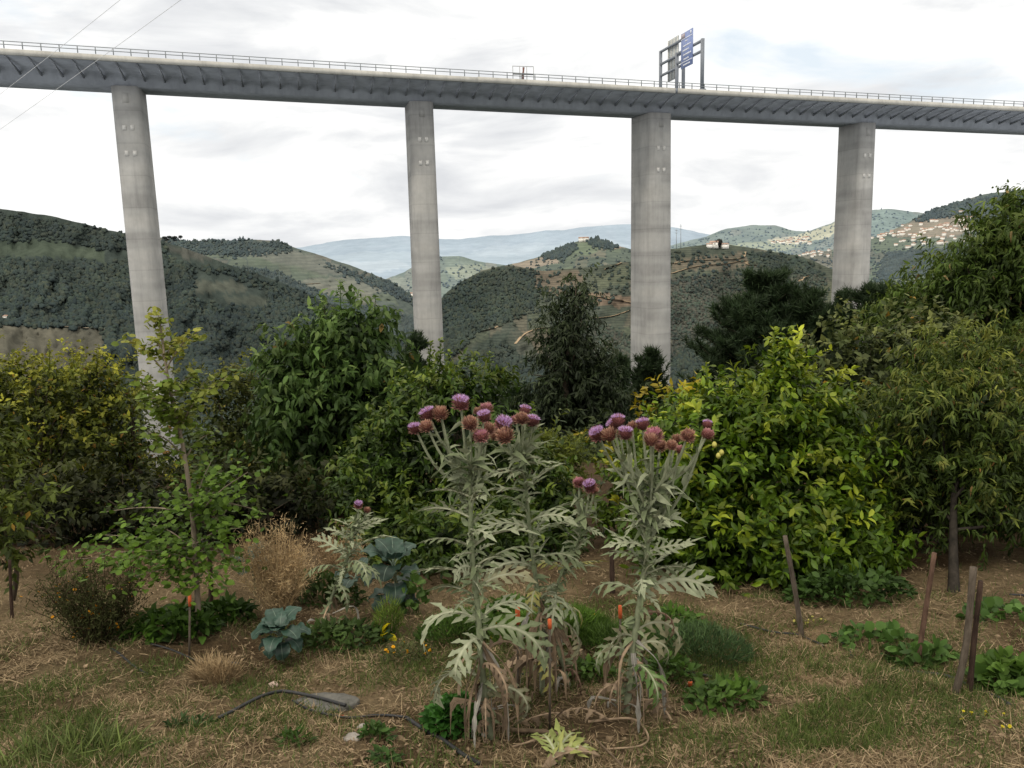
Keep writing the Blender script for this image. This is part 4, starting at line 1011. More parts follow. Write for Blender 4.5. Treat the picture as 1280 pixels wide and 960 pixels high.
b0 = base_at(1090, 9.5); tree('plum_tree', 'grey-green fruit tree behind the lemon tree, below the fourth pier', 'tree', b0, P(1090, 520, 9.5),
     [lobe(1090, 490, 9.5, 0.62, 0.55), lobe(1050, 450, 9.6, 0.34, 0.36), lobe(1120, 440, 9.7, 0.42, 0.34), lobe(1100, 570, 9.4, 0.7, 0.6), lobe(1165, 430, 9.8, 0.42, 0.3)], ov(SP_PLUM, light=(0.075, 0.095, 0.035), young=(0.16, 0.175, 0.06), dark=(0.025, 0.036, 0.014), L=0.1, W=0.055), 20, tr=0.06,
     extra=[(P(1075, 420, 9.5), P(1070, 388, 9.5)), (P(1060, 450, 9.5), P(1055, 405, 9.5))])
for (px, Y, lb, lab, sd) in (
    (1265, 11.5, [(1300, 345, 1.1, 1.05), (1245, 372, 0.75, 0.75), (1300, 450, 1.0, 0.9), (1215, 450, 0.8, 0.7), (1290, 275, 0.36, 0.40), (1262, 305, 0.36, 0.32), (1228, 335, 0.40, 0.30), (1320, 300, 0.6, 0.7)], 'tall dark tree with long drooping leaves at the right edge, the highest on the bank', 21),
    (1180, 12.5, [(1185, 402, 0.80, 0.66), (1145, 420, 0.65, 0.55), (1200, 360, 0.55, 0.42), (1175, 480, 0.9, 0.7), (1160, 375, 0.42, 0.30), (1110, 440, 0.6, 0.5)], 'willowy tree on the bank between the fourth pier and the highest tree', 22)):
    b0 = base_at(px, Y); tree('willow_tree', lab, 'tree', b0, P(px, 450, Y), [lobe(x, y, Y, rx, rz) for x, y, rx, rz in lb], SP_WILLOWY, sd, tr=0.12, limbs=9)
b0 = base_at(1265, 8.0); tree('peach_tree', 'low peach tree at the right edge behind the bare-trunked peach', 'tree', b0, P(1265, 560, 8.0),
     [lobe(1265, 520, 8.0, 0.62, 0.5), lobe(1300, 470, 8.2, 0.5, 0.5), lobe(1230, 585, 8.0, 0.6, 0.5), lobe(1300, 610, 8, 0.6, 0.5)], ov(SP_PEACH, young=(0.16, 0.17, 0.045)), 23, tr=0.06)
# far-left small tree with hanging sprays
b0 = G(12, 770); tree('apple_tree', 'small spindly fruit tree cut by the left edge, sprays hanging over bare soil', 'tree', G(12, 745), P(8, 640, 5.6),
     [lobe(0, 625, 5.5, 0.26, 0.26), lobe(30, 640, 5.5, 0.16, 0.2), lobe(-15, 580, 5.6, 0.22, 0.2), lobe(5, 690, 5.5, 0.10, 0.16)], ov(SP_PLUM, dens=20, clump=0.12, twig=0.14, L=0.075, W=0.032, droop=0.8, light=(0.085, 0.11, 0.022), young=(0.14, 0.16, 0.035), yamt=0.2, fill=0), 24, tr=0.022, limbs=5)

# background dark trees on the slope below the garden
rng0 = np.random.default_rng(77)
lab_bg = {0: 'dark leafy tree on the slope below the garden, between the left fruit trees', 1: 'dark leafy tree on the slope behind the drooping-leaved tree', 2: 'low dark tree on the slope under the third pier', 3: 'dark leafy tree on the slope behind the lemon tree', 4: 'dark leafy tree on the slope behind the olive-green bush'}
for k, (px, py, Y, rx, rz) in enumerate(((60, 560, 14, 1.1, 1.2), (500, 560, 15, 1.3, 1.3), (770, 600, 16, 1.2, 1.0), (1010, 520, 15, 1.5, 0.9), (330, 590, 14, 1.3, 0.95))):
    c = P(px, py, Y); b0 = base_at(px, Y)
    tree('hillside_tree', lab_bg[k], 'tree', b0, c, [(c, (rx, rx, rz)), (c + np.array([rx * .7, .3, -.3]), (rx * .7, rx * .7, rz * .8)), (c + np.array([-rx * .7, .3, -.35]), (rx * .7, rx * .7, rz * .8))], SP_DARK, 30 + k, tr=0.1)
# added shrubs filling the dark under the fruit trees, leaves coloured as shade
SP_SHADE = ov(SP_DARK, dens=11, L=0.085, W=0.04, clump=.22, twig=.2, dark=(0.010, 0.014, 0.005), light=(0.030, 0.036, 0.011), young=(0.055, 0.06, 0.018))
for k, (px, py, Y, rx, rz, lab) in enumerate(((30, 640, 7.6, 0.6, 0.42, 'shade-dark filler shrub under the far-left fruit tree'), (150, 635, 7.9, 0.75, 0.45, 'shade-dark filler shrub behind the layered young tree'), (330, 635, 7.8, 0.6, 0.46, 'shade-dark filler shrub behind the dry tan bush'), (250, 640, 7.6, 0.45, 0.40, 'shade-dark filler shrub just right of the slender trunk'),
    (1120, 640, 7.1, 0.42, 0.42, 'shade-dark filler shrub between the lemon tree and the bare peach trunk'), (1250, 640, 7.2, 0.7, 0.46, 'shade-dark filler shrub right of the bare peach trunk'), (1330, 620, 7.4, 0.5, 0.5, 'shade-dark filler shrub cut by the right edge'))):
    c = P(px, py, Y); b0 = base_at(px, Y)
    tree('shade_filler_shrub', lab, 'bush', b0, c, [(c, (rx, rx * .55, rz)), (c + np.array([.25, .2, -.1]), (rx * .6, rx * .4, rz * .9))], SP_SHADE, 40 + k, tr=0.03)

# ------------------------------------------------------------------ pines and the eucalyptus
def pine(px, ytop, ybase, Y, wid, label, seed, lean=0.0, group='pines on the slope below the garden', dark=(0.018, 0.030, 0.015), light=(0.036, 0.056, 0.024), dens=1.0, round_=False):
    rng = np.random.default_rng(seed); top = P(px, ytop, Y); base = base_at(px, Y)
    root = thing('pine_tree', label, 'tree', base, group)
    H = top[2] - base[2]; vis = top[2] - P(px, ybase, Y)[2]
    b = B(); pp = spline([base - [0, 0, 0.2], base * 0.5 + top * 0.5 + [lean, 0, 0], top], 8); tube(b, pp, np.linspace(0.05 + 0.012 * H, 0.012, len(pp)), 7)
    lv = B(); wh = max(8, int(vis / 0.22))
    for i in range(wh):
        f = max(0.01, (i + rng.uniform(-.2, .2)) / wh); z = top[2] - vis * f - 0.02
        st = top + (base - top) * np.clip((top[2] - z) / H, 0, 1)
        prof = (0.10 + 0.9 * f ** 0.8) if not round_ else (0.25 + 0.75 * math.sin(min(1, f * 1.2) * math.pi * 0.55))
        for j in range(rng.integers(5, 8)):
            a = rng.uniform(0, TAU); ln_ = wid * prof * rng.uniform(0.55, 1.1)
            d = np.array([math.cos(a), math.sin(a), rng.uniform(0.05, 0.55)]); e = st + d * ln_ + [0, 0, 0.12 * ln_]
            br = spline([st, st + d * ln_ * 0.5 - [0, 0, 0.03], e], 4); big_ = 1.6 if round_ else 1.0; tube(b, br, np.linspace(0.018, 0.006, len(br)), 4)
            nt = int((5 + 6 * prof) * dens); tpos = np.linspace(0.25, 1.05, nt)
            for t in tpos:
                c = st + (e - st) * t + rng.normal(0, 0.05, 3)
                axis = nrm(np.array([d[0] * 0.5, d[1] * 0.5, 0.9]) + rng.normal(0, 0.25, 3)); n = 30
                dd = nrm(axis * 0.9 + rng.normal(size=(n, 3)) * 0.55)
                x = rng.random((n, 1)); tt = (np.array(dark) * (1 - x) + np.array(light) * x) * rng.uniform(0.7, 1.3)
                put_leaves(lv, np.tile(c, (n, 1)) + axis * rng.uniform(-.08, .14, (n, 1)), dd, rdir(rng, n), 0.19 * big_ * rng.uniform(.7, 1.2, n), 0.028 * big_, tt, T_NEEDLE)
    b.build('trunk', 'bark', root, base); lv.build('crown', 'soft_leaf', root, base)
pine(812, 445, 560, 21, 1.05, 'young pine with an open pointed top in front of the third pier', 51, dens=1.1)
pine(775, 452, 560, 23, 1.3, 'narrow dark pine just left of the third pier', 52)
pine(622, 470, 560, 22, 1.1, 'dark pine behind the citrus tree, right of the second pier', 53)
pine(650, 490, 580, 20, 0.9, 'low dark pine beside the tall eucalyptus', 54)
pine(962, 352, 520, 26, 1.9, 'broad dark pine, leftmost of the group by the fourth pier', 55, round_=True)
pine(930, 388, 520, 25, 1.8, 'lower dark pine on the left flank of the group by the fourth pier', 56, round_=True)
pine(1010, 376, 510, 25, 1.2, 'dark pine close to the left side of the fourth pier', 57, round_=True)
pine(1052, 372, 470, 24, 0.6, 'slim pine tip standing right before the fourth pier', 58)
pine(1100, 368, 470, 24, 1.4, 'bushy pine just right of the fourth pier', 59, round_=True)
pine(520, 425, 520, 24, 0.9, 'dark pine top at the foot of the second pier', 60)
def euc(px, Y, label, lobes_, seed, tr):
    b0 = base_at(px, Y)
    tree('eucalyptus_tree', label, 'tree', b0, P(px, 420, Y), [lobe(x, y, Y, rx, rz) for x, y, rx, rz in lobes_],
         dict(dens=9, twigs=5, clump=0.36, twig=0.4, leaves=10, L=0.17, W=0.045, up=0.1, droop=1.2, dark=(0.013, 0.020, 0.010), light=(0.034, 0.048, 0.021), young=(0.055, 0.07, 0.03), yamt=0.35, yclump=0.2, tmpl=T_LONG), seed, tr=tr, limbs=10)
euc(715, 19, 'tall dark eucalyptus standing alone between the second and third piers', [(715, 395, 0.40, 0.5), (708, 440, 0.6, 0.7), (722, 500, 0.75, 0.8), (690, 520, 0.55, 0.7), (720, 370, 0.22, 0.25), (745, 470, 0.35, 0.75), (730, 570, 0.85, 0.8), (680, 570, 0.6, 0.6), (700, 480, 0.55, 0.6), (752, 520, 0.45, 0.7)], 61, 0.14)

# trees one can tell apart on the far skyline
h_ = hit('terraced_hill', 898, 309)
if h_ is not None:
    c_ = h_ + np.array([0, 0, 4.4])
    tree('round_tree', 'dark round tree on the bare brow beside the small white houses', 'tree', h_, c_, [(c_, (3.2, 3.2, 3.4))],
         ov(SP_DARK, dens=.55, clump=1.6, twig=1.6, L=1.1, W=.7, dark=(0.03, 0.032, 0.03), light=(0.05, 0.05, 0.045), young=(0.06, 0.06, 0.052)), 91, tr=.4)
for k, (x, w) in enumerate(((206, 5.0), (212, 4.2), (218, 6.0), (226, 4.0))):
    h_ = hit('long_ridge', x, 301 - (x - 206) * .02)
    if h_ is None: continue
    c_ = h_ + np.array([0, 0, 5.6 + k % 2])
    tree('umbrella_pine', 'small umbrella pine on the skyline just right of the first pier', 'tree', h_, c_, [(c_, (w * .75, w * .75, 1.5))],
         ov(SP_DARK, dens=.9, clump=.9, twig=1.0, L=.8, W=.5, dark=(0.05, 0.062, 0.06), light=(0.07, 0.082, 0.075), young=(0.07, 0.085, 0.075)), 92 + k, tr=.5, group='umbrella pines on the skyline')  # leaf colours lightened with distance haze
# ------------------------------------------------------------------ slender young tree with layered branches
def young_tree():
    rng = np.random.default_rng(101); b0 = G(249, 797); Y = b0[1]
    root = thing('young_tree', 'slender young tree with flat layered sprays of round leaves and a thin leaning trunk', 'tree', b0)
    tr = [b0 - [0, 0, .04], P(246, 730, Y), P(240, 640, Y), P(229, 560, Y), P(215, 500, Y), P(205, 440, Y), P(199, 398, Y)]
    b = B(); pp = spline(tr, 6); tube(b, pp, np.linspace(0.020, 0.004, len(pp)), 8)
    lv = B(); sp = dict(dark=np.array((0.045, 0.08, 0.015)), light=np.array((0.115, 0.185, 0.036)), yel=np.array((0.27, 0.26, 0.07)))
    # branch tips: (px,py,dy,n,yellow)
    br = [((246, 700), (150, 690), -.25, 60, 0), ((246, 705), (75, 700), .1, 70, 0), ((246, 690), (120, 668), .35, 46, 0), ((247, 715), (170, 720), -.3, 34, 0), ((245, 690), (190, 655), .2, 34, 0), ((244, 680), (300, 660), -.1, 40, 0), ((245, 690), (300, 700), .3, 36, 0), ((243, 660), (275, 605), .15, 40, 0), ((242, 650), (310, 590), -.15, 44, 0), ((246, 710), (275, 735), -.3, 26, 0),
          ((241, 640), (265, 575), .2, 34, 0), ((240, 640), (215, 620), -.2, 20, 0), ((240, 630), (330, 640), .3, 24, 0), ((248, 730), (220, 735), -.3, 14, 0), ((240, 640), (130, 640), .5, 24, 0),
          ((226, 545), (165, 470), .1, 34, .5), ((224, 540), (255, 490), -.1, 34, .5), ((218, 510), (180, 500), -.2, 26, .3), ((215, 495), (245, 470), .2, 24, .5), ((222, 530), (285, 470), .2, 26, .6), ((210, 470), (160, 424), .1, 22, .9), ((208, 460), (246, 416), -.1, 24, .9), ((204, 430), (198, 394), 0, 20, .8), ((206, 450), (190, 420), .1, 14, .8), ((230, 570), (185, 540), -.2, 24, .2), ((230, 575), (265, 540), .2, 20, .2), ((206, 455), (222, 425), .1, 16, .9), ((215, 500), (205, 480), -.1, 24, .4), ((222, 525), (200, 515), -.1, 26, .3), ((226, 550), (230, 520), .1, 22, .3)]
    for (a, e, dy, n, ye) in br:
        n = int(n * 3.0); A = P(*a, Y); E = P(*e, Y + dy); mid = (A + E) / 2 + [0, 0, 0.03]
        q = spline([A, mid, E], 8); tube(b, q, np.linspace(0.006, 0.0018, len(q)), 5)
        s = np.sort(rng.uniform(0.12, 1.04, n)); i = np.clip((s * (len(q) - 1)).astype(int), 0, len(q) - 1)
        sprd = (0.025 if ye > .2 else 0.06)
        pos = q[i] + rng.normal(size=(n, 3)) * np.array([sprd, sprd * 1.4, sprd * 0.75]); td = nrm(E - A)
        side = nrm(np.cross(td, [0, 0, 1.0])) * rng.choice([-1, 1], n)[:, None]
        ld = nrm(td * 0.5 + side * 0.8 + rng.normal(size=(n, 3)) * 0.35 + [0, 0, -0.2])
        x = rng.random((n, 1)); t = sp['dark'] * (1 - x) + sp['light'] * x
        yy = np.clip(ye * rng.uniform(0.2, 1.1, (n, 1)), 0, 0.9); t = t * (1 - yy) + sp['yel'] * yy
        put_leaves(lv, pos, ld, nrm(np.array([0, 0, 1.]) + 0.45 * rng.normal(size=(n, 3))), rng.uniform(0.028, 0.055, n), rng.uniform(0.023, 0.040, n), t * rng.uniform(.8, 1.2, (n, 1)), T_ROUND)
    b.build('trunk', 'pale_bark', root, b0); lv.build('crown', 'soft_leaf', root, b0)
young_tree()

# ------------------------------------------------------------------ cardoons (giant purple thistles)
SILV = np.array((0.285, 0.315, 0.205)); SILVD = np.array((0.175, 0.21, 0.115)); RIB = np.array((0.44, 0.455, 0.32))
DEAD = np.array((0.27, 0.20, 0.135)); GREENL = np.array((0.11, 0.18, 0.06)); YELL = np.array((0.36, 0.34, 0.11)); DKBR = np.array((0.085, 0.05, 0.035))

def lobed_leaf(b, base, az, el, L, W, bend, nl, tint, rib, rng, roll=0.0, lobe_sharp=1.0, web=0.13, cup=0.15, wilt=0.0, side_bend=0.0):
    """deeply cut, arching thistle leaf: midrib with pointed lobes in pairs"""
    n = nl * 2 + 2; s = np.linspace(0, 1, n)
    e = el - bend * s ** 1.25; a = az + side_bend * s
    d = np.stack([np.cos(a) * np.cos(e), np.sin(a) * np.cos(e), np.sin(e)], 1)
    mid = np.array(base) + np.vstack([[0, 0, 0], np.cumsum(d[:-1] * (L / (n - 1)), 0)])
    S = nrm(np.stack([-np.sin(a), np.cos(a), 0 * a], 1)); N = np.cross(d, S)
    if roll: S, N = S * math.cos(roll) + N * math.sin(roll), N * math.cos(roll) - S * math.sin(roll)
    env = W * np.clip(np.sin(np.pi * (0.10 + 0.86 * s) ** 0.85), 0.05, 1) * (0.6 + 0.4 * s)
    env[-1] = W * 0.02
    # web along the midrib
    wb = env * web
    ce = np.stack([mid + S * wb[:, None] + N * (wb * cup)[:, None], mid, mid - S * wb[:, None] + N * (wb * cup)[:, None]], 1).reshape(-1, 3)
    q = []
    for i in range(n - 1): q += [[3 * i, 3 * i + 3, 3 * i + 4, 3 * i + 1], [3 * i + 1, 3 * i + 4, 3 * i + 5, 3 * i + 2]]
    tt = np.repeat((tint * 1.0)[None], len(ce), 0); tt[1::3] = rib
    b.add(ce, np.array(q), tt)
    seg = L / (n - 1)
    for sd in (1, -1):
        for k in range(nl):
            i = 1 + 2 * k + (0 if sd > 0 else 0)
            i = min(i, n - 2); len_ = env[i] * rng.uniform(0.78, 1.32)
            fw = 0.5 + 0.75 * s[i] + rng.normal(0, .12); o = mid[i] + S[i] * sd * wb[i] * 0.7
            dr = rng.normal(0, 0.28) - wilt * rng.uniform(0.5, 1.3)
            D = nrm(S[i] * sd + d[i] * fw + N[i] * (cup + dr))
            b0 = o - d[i] * seg * 0.78; b1 = o + d[i] * seg * 0.72
            m = o + D * len_ * 0.5; hw = seg * rng.uniform(0.42, 0.62)
            D2 = nrm(D + d[i] * .35 + N[i] * (-0.25 - wilt * 0.8 + rng.normal(0, .2))); tip = m + D2 * len_ * 0.75
            perp = nrm(np.cross(N[i], D)); 
            if np.dot(perp, d[i]) < 0: perp = -perp
            m0 = m - perp * hw * 0.70; m1 = m + perp * hw * 0.60; mc = m + N[i] * len_ * 0.05
            t0 = m0 + nrm(D - perp * 1.0) * len_ * 0.17; t1 = m1 + nrm(D + perp * 0.45) * len_ * 0.24
            V = [b0, o, b1, m0, mc, m1, tip, t0, t1]
            c = tint * rng.uniform(0.85, 1.15)
            tn = np.array([c, rib * .5 + c * .5, c, c, c * 1.08, c, c * 1.05, c, c])
            b.add(V, [np.array([[0, 1, 4, 3], [1, 2, 5, 4]]), np.array([[3, 4, 6], [4, 5, 6], [3, 6, 7], [5, 8, 6]])], tn)
    # terminal lobe
    i = n - 2; tip = mid[-1] + d[-1] * seg * 2.2; w = env[i] * 0.9 + seg
    b.add([mid[i] + S[i] * w * .5, mid[i], mid[i] - S[i] * w * .5, tip], np.array([[0, 1, 3], [1, 2, 3]]), tint)
    # raised pale midrib
    tube(b, mid - N * 0.004, np.linspace(0.0075, 0.0015, n) * (0.6 + L), 5, rib)

def small_leaf(b, base, D, L, W, tint, rng):
    n = 1; put_leaves(b, np.array([base]), np.array([D]), nrm(np.array([[0, 0, 1.0]]) + 0.5 * rng.normal(size=(1, 3))), L, W, np.array([tint]), T_LONG)

_heads = {}
def head_meshes(kind, var):
    """globe of overlapping scales; bloom adds the purple brush"""
    key = (kind, var)
    if key in _heads: return _heads[key]
    rng = np.random.default_rng(500 + var * 7 + len(kind)); b = B(); r = 0.030
    # core
    z = np.linspace(-0.9, 0.75, 8); tube(b, np.stack([z * 0, z * 0, z * r], 1), r * 0.86 * np.sqrt(np.clip(1 - (z * 0.98) ** 2, 0.05, 1)), 12, (0.13, 0.06, 0.05))
    cA = np.array({'bloom': (0.20, 0.075, 0.085), 'dry': (0.25, 0.095, 0.075), 'pink': (0.27, 0.09, 0.10)}[kind]); cB = np.array({'bloom': (0.34, 0.16, 0.13), 'dry': (0.50, 0.34, 0.23), 'pink': (0.52, 0.31, 0.26)}[kind])
    n = 110
    for i in range(n):
        f = (i + .5) / n; zz = -0.85 + 1.55 * f; a = i * 2.39996; rr = math.sqrt(max(0.05, 1 - (zz * 0.95) ** 2))
        o = np.array([math.cos(a) * rr, math.sin(a) * rr, zz]) * r * 0.86; out = nrm(o + [0, 0, 0.0])
        up_ = nrm(np.array([0, 0, 1.0]) - out * out[2]) if abs(out[2]) < .98 else np.array([1., 0, 0])
        fl = rng.uniform(0.5, 1.35) if kind != 'bloom' else rng.uniform(0.4, 1.0)
        D = nrm(up_ * 0.8 + out * fl); S = nrm(np.cross(D, out)); L = r * rng.uniform(0.6, 1.0); w = r * 0.18
        V = [o - S * w, o + S * w, o + D * L * .55 + S * w * .8 + out * .001, o + D * L * .55 - S * w * .8 + out * .001, o + D * L]
        c = cA * rng.uniform(.75, 1.25)
        b.add(V, [np.array([[0, 1, 2, 3]]), np.array([[3, 2, 4]])], np.array([c * .8, c * .8, c * .6 + cB * .4, c * .6 + cB * .4, cB]))
    ob = b.build('bracts', 'dry_stalk'); me1 = ob.data; bpy.data.objects.remove(ob)
    me2 = None
    if kind in ('bloom', 'pink'):
        b = B(); n = 420; a = rng.uniform(0, TAU, n); u = np.sqrt(rng.random(n))
        base = np.stack([np.cos(a) * u * r * .62, np.sin(a) * u * r * .72, np.full(n, r * .5)], 1)
        dirr = nrm(np.stack([np.cos(a) * u * 1.25, np.sin(a) * u * 1.25, 0.8 + 0 * u], 1) + rng.normal(0, .12, (n, 3)))
        L = r * rng.uniform(0.75, 1.1, n) * (1.12 - .2 * u) * (1.0 if kind == 'bloom' else 0.7)
        x = rng.random((n, 1)); pc = np.array((0.48, 0.28, 0.56)) * (1 - x) + np.array((0.80, 0.60, 0.86)) * x
        if kind == 'pink': pc = np.array((0.52, 0.20, 0.30)) * (1 - x) + np.array((0.66, 0.36, 0.44)) * x
        put_leaves(b, base, dirr, rdir(rng, n), L, 0.0034, pc, T_BLADE)
        ob = b.build('florets', 'petal'); me2 = ob.data; bpy.data.objects.remove(ob)
    _heads[key] = (me1, me2); return _heads[key]

def add_head(root, base, pos, tilt, kind, scale, rng):
    me1, me2 = head_meshes(kind, int(rng.integers(0, 2)))
    o = bpy.data.objects.new('flower_head', me1); COL.objects.link(o); o.parent = root
    o.location = Vector(pos - base); o.rotation_euler = Vector(tilt).to_track_quat('Z', 'Y').to_euler(); o.scale = (scale,) * 3
    if me2:
        f = bpy.data.objects.new('florets', me2); COL.objects.link(f); f.parent = o
    return o

def cardoon(label, foot, stem_px, heads, leaves, seed, Yoff=0.0, rad=0.016, fork=0.75, wing=True, green=0.0):
    rng = np.random.default_rng(seed); base = G(*foot); Y = base[1]
    root = thing('cardoon', label, 'thistle plant', base)
    st = spline([base - [0, 0, .05]] + [P(x, y, Y + Yoff * i) for i, (x, y) in enumerate(stem_px)], 10)
    b = B(); n = len(st); gs = np.linspace(0, 1, n)[:, None]
    tube(b, st, np.linspace(rad, rad * .5, n), 8, SILV * .95 * (1 - gs) + np.array((0.20, 0.24, 0.13)) * gs)
    # leafy wings running down the stem
    if wing:
        for i in range(3, n - 1):
            for _ in range(3):
                a = rng.uniform(0, TAU); out = np.array([math.cos(a), math.sin(a), 0.0]); o = st[i] + out * rad * .6 + (st[i + 1] - st[i]) * rng.random()
                L = rng.uniform(0.03, 0.07); D = nrm(out + [0, 0, rng.uniform(-.3, .6)])
                small_leaf(b, o, D, L, L * .38, SILVD * rng.uniform(.9, 1.3), rng)
    sb = b.build('stem', 'felt_leaf', root, base)
    cum = np.linspace(0, 1, n)
    for (t, azd, el, L, W, bend, kind) in leaves:
        i = int(np.clip(t, 0, 1) * (n - 1)); o = st[i]; b = B()
        c, rb, wl, sh = {'s': (SILV, RIB, 0.05, 1), 'd': (SILVD, RIB * .8, 0.2, 1), 'y': (YELL, RIB, 0.3, 1), 'x': (DEAD * .8, DEAD * 1.35, 1.5, 1), 'k': (DKBR * 1.6, DEAD, 1.6, 1), 'g': (GREENL, RIB, 0.15, 1), 'm': (SILVD * .6 + DEAD * .4, RIB * .8, 0.5, 1)}[kind]
        c = c * rng.uniform(.8, 1.15)
        if t < .4: bend = bend * 1.3; W = W * .85
        if kind in 'xk': W = W * .62
        elif kind in 'sd': L = L * rng.uniform(.9, 1.2)
        lobed_leaf(b, o, R(azd) + rng.normal(0, .08), R(el), L, W, bend, 8 if L > .3 else (6 if L > .18 else 5), c, rb, rng, roll=rng.normal(0, .45 if kind in 'sdgy' else .9), wilt=wl, side_bend=rng.normal(0, .4), cup=.22 if wl < .2 else -.1)
        b.build('leaf', 'felt_leaf' if kind not in 'g' else 'soft_leaf', root, base)
    # narrow leaves clothing the upper stem
    for t in np.linspace(.42, .95, 17):
        i = int(t * (n - 1)); b = B(); L = rng.uniform(.09, .20) * (1.3 - t * .8)
        lobed_leaf(b, st[i], rng.uniform(0, TAU), R(rng.uniform(0, 60)), L, L * .22, rng.uniform(.3, 1.3), 5, (SILV if rng.random() < .55 else SILVD) * rng.uniform(.8, 1.15), RIB, rng, roll=rng.normal(0, .5), cup=.2)
        b.build('leaf', 'felt_leaf', root, base)
    # withered strips hanging round the foot
    b = B()
    for k in range(26 if rad > .012 else 12):
        i = int(rng.uniform(.03, .32) * n); a = rng.uniform(0, TAU); o = st[i]; rr_ = rng.uniform(.04, .2)
        e = o + [math.cos(a) * rr_, math.sin(a) * rr_, 0]; e[2] = gz(e[0], e[1]) + rng.uniform(.0, .05)
        m_ = (o + e) / 2 + [math.cos(a) * rr_ * .35, math.sin(a) * rr_ * .35, rng.uniform(.0, .10)]
        q = spline([o, m_, e], 6); w = rng.uniform(.005, .019); tw = np.linspace(rng.uniform(0, 3), rng.uniform(0, 6), len(q)); cc = DEAD * rng.uniform(.35, 1.35)
        if rng.random() < .3: cc = np.array((0.30, 0.285, 0.25)) * rng.uniform(.7, 1.2)
        S_ = np.stack([np.cos(tw + a), np.sin(tw + a), .3 * np.sin(tw * 2)], 1) * (w * np.sin(np.linspace(.5, 3.0, len(q))) * rng.uniform(.6, 1.4, len(q)))[:, None]
        m2 = len(q); ii = np.arange(m2 - 1)
        b.add(np.concatenate([q + S_, q - S_]), np.stack([ii, ii + 1, ii + m2 + 1, ii + m2], -1), cc)
        tube(b, q, np.linspace(.003, .0015, m2), 4, cc * 1.4, False)
    b.build('withered_leaves', 'dry_stalk', root, base)
    # flower stalks
    b = B()
    for (x, y, dy, kind, sc) in heads:
        hp = P(x + rng.normal(0, 2.0), y + rng.normal(0, 3.0), Y + Yoff * len(stem_px) + dy); i = int((n - 1) * np.clip(rng.uniform(fork, .99), 0, 1)); o = st[i]
        mid = o * .5 + hp * .5 + np.array([0, 0, -0.03]) + (hp - o) * np.array([.12, .12, 0])
        q = spline([o, mid, hp], 9); tube(b, q, np.linspace(.0075, .005, len(q)), 6, SILV * .9)
        td = nrm(q[-1] - q[-2]); tl = nrm(td * .6 + np.array([0, 0, .7]) + rng.normal(0, .34, 3))
        add_head(root, base, hp - tl * .005, tl, kind, sc * rng.uniform(.66, .86), rng)
        for k in range(8):
            fj = rng.uniform(.05, .86); j = int(fj * (len(q) - 1)); dr = nrm(nrm(q[min(j + 1, len(q) - 1)] - q[j - 1]) * .6 + rdir(rng, 1)[0] * .8)
            L = rng.uniform(.05, .12) * (1.25 - .75 * fj); small_leaf(b, q[j], dr, L, L * .28, (SILV if rng.random() < .6 else SILVD) * rng.uniform(.9, 1.1), rng)
    if heads: b.build('stalks', 'felt_leaf', root, base)
    return root

# azimuths: 0 = right, 90 = away, 180 = left, 270 = towards the camera
LA = [(.36, 185, 35, .36, .115, 2.0, 's'), (.30, 250, 30, .30, .10, 2.0, 's'), (.18, 190, 45, .36, .10, 2.3, 's'), (.33, 330, 35, .34, .11, 1.7, 'd'), (.36, 20, 40, .28, .09, 1.5, 's'), (.44, 160, 30, .22, .07, 1.0, 'd'), (.47, 350, 45, .26, .075, 1.2, 'm'),
      (.52, 180, 20, .26, .075, .6, 's'), (.53, 15, 45, .27, .075, 1.2, 'd'), (.55, 240, 35, .20, .06, 1.0, 's'), (.62, 190, 35, .20, .06, 1.0, 'd'), (.62, 350, 40, .24, .07, 1.0, 's'), (.66, 280, 40, .18, .05, 1.2, 's'), (.70, 20, 40, .17, .05, .9, 'd'), (.72, 170, 30, .17, .05, .8, 's'), (.78, 300, 40, .15, .045, .9, 's'), (.8, 190, 30, .16, .04, .7, 's'), (.86, 150, 20, .15, .035, .6, 's'), (.86, 10, 30, .15, .035, .6, 's'),
      (.22, 300, 40, .34, .09, 2.6, 'x'), (.14, 330, 50, .34, .08, 2.7, 'm'), (.12, 270, 55, .36, .06, 2.9, 'x'), (.10, 20, 50, .30, .07, 2.6, 'x'), (.25, 40, 40, .30, .09, 2.2, 'x'), (.1, 160, 45, .22, .05, 2.4, 'x')]
cardoon('tallest silver-leaved thistle plant at the left of the clump, with the most flower heads', (614, 912), [(603, 840), (597, 760), (590, 690), (588, 620), (590, 578)],
        [(531, 512, .05, 'bloom', 1.05), (553, 512, .02, 'dry', 1.0), (546, 518, .12, 'dry', .85), (575, 505, -.05, 'bloom', 1.1), (519, 534, 0, 'bloom', .95), (533.5, 537, -.05, 'dry', .85), (584, 528, -.1, 'dry', 1.1), (606.5, 510, .1, 'pink', 1.1), (605, 520, -.05, 'bloom', 1.05), (613, 533, .05, 'dry', 1.05), (603, 545, -.1, 'pink', .95), (596, 512, .1, 'dry', .7), (598, 548, -.02, 'dry', .8)], LA, 201)
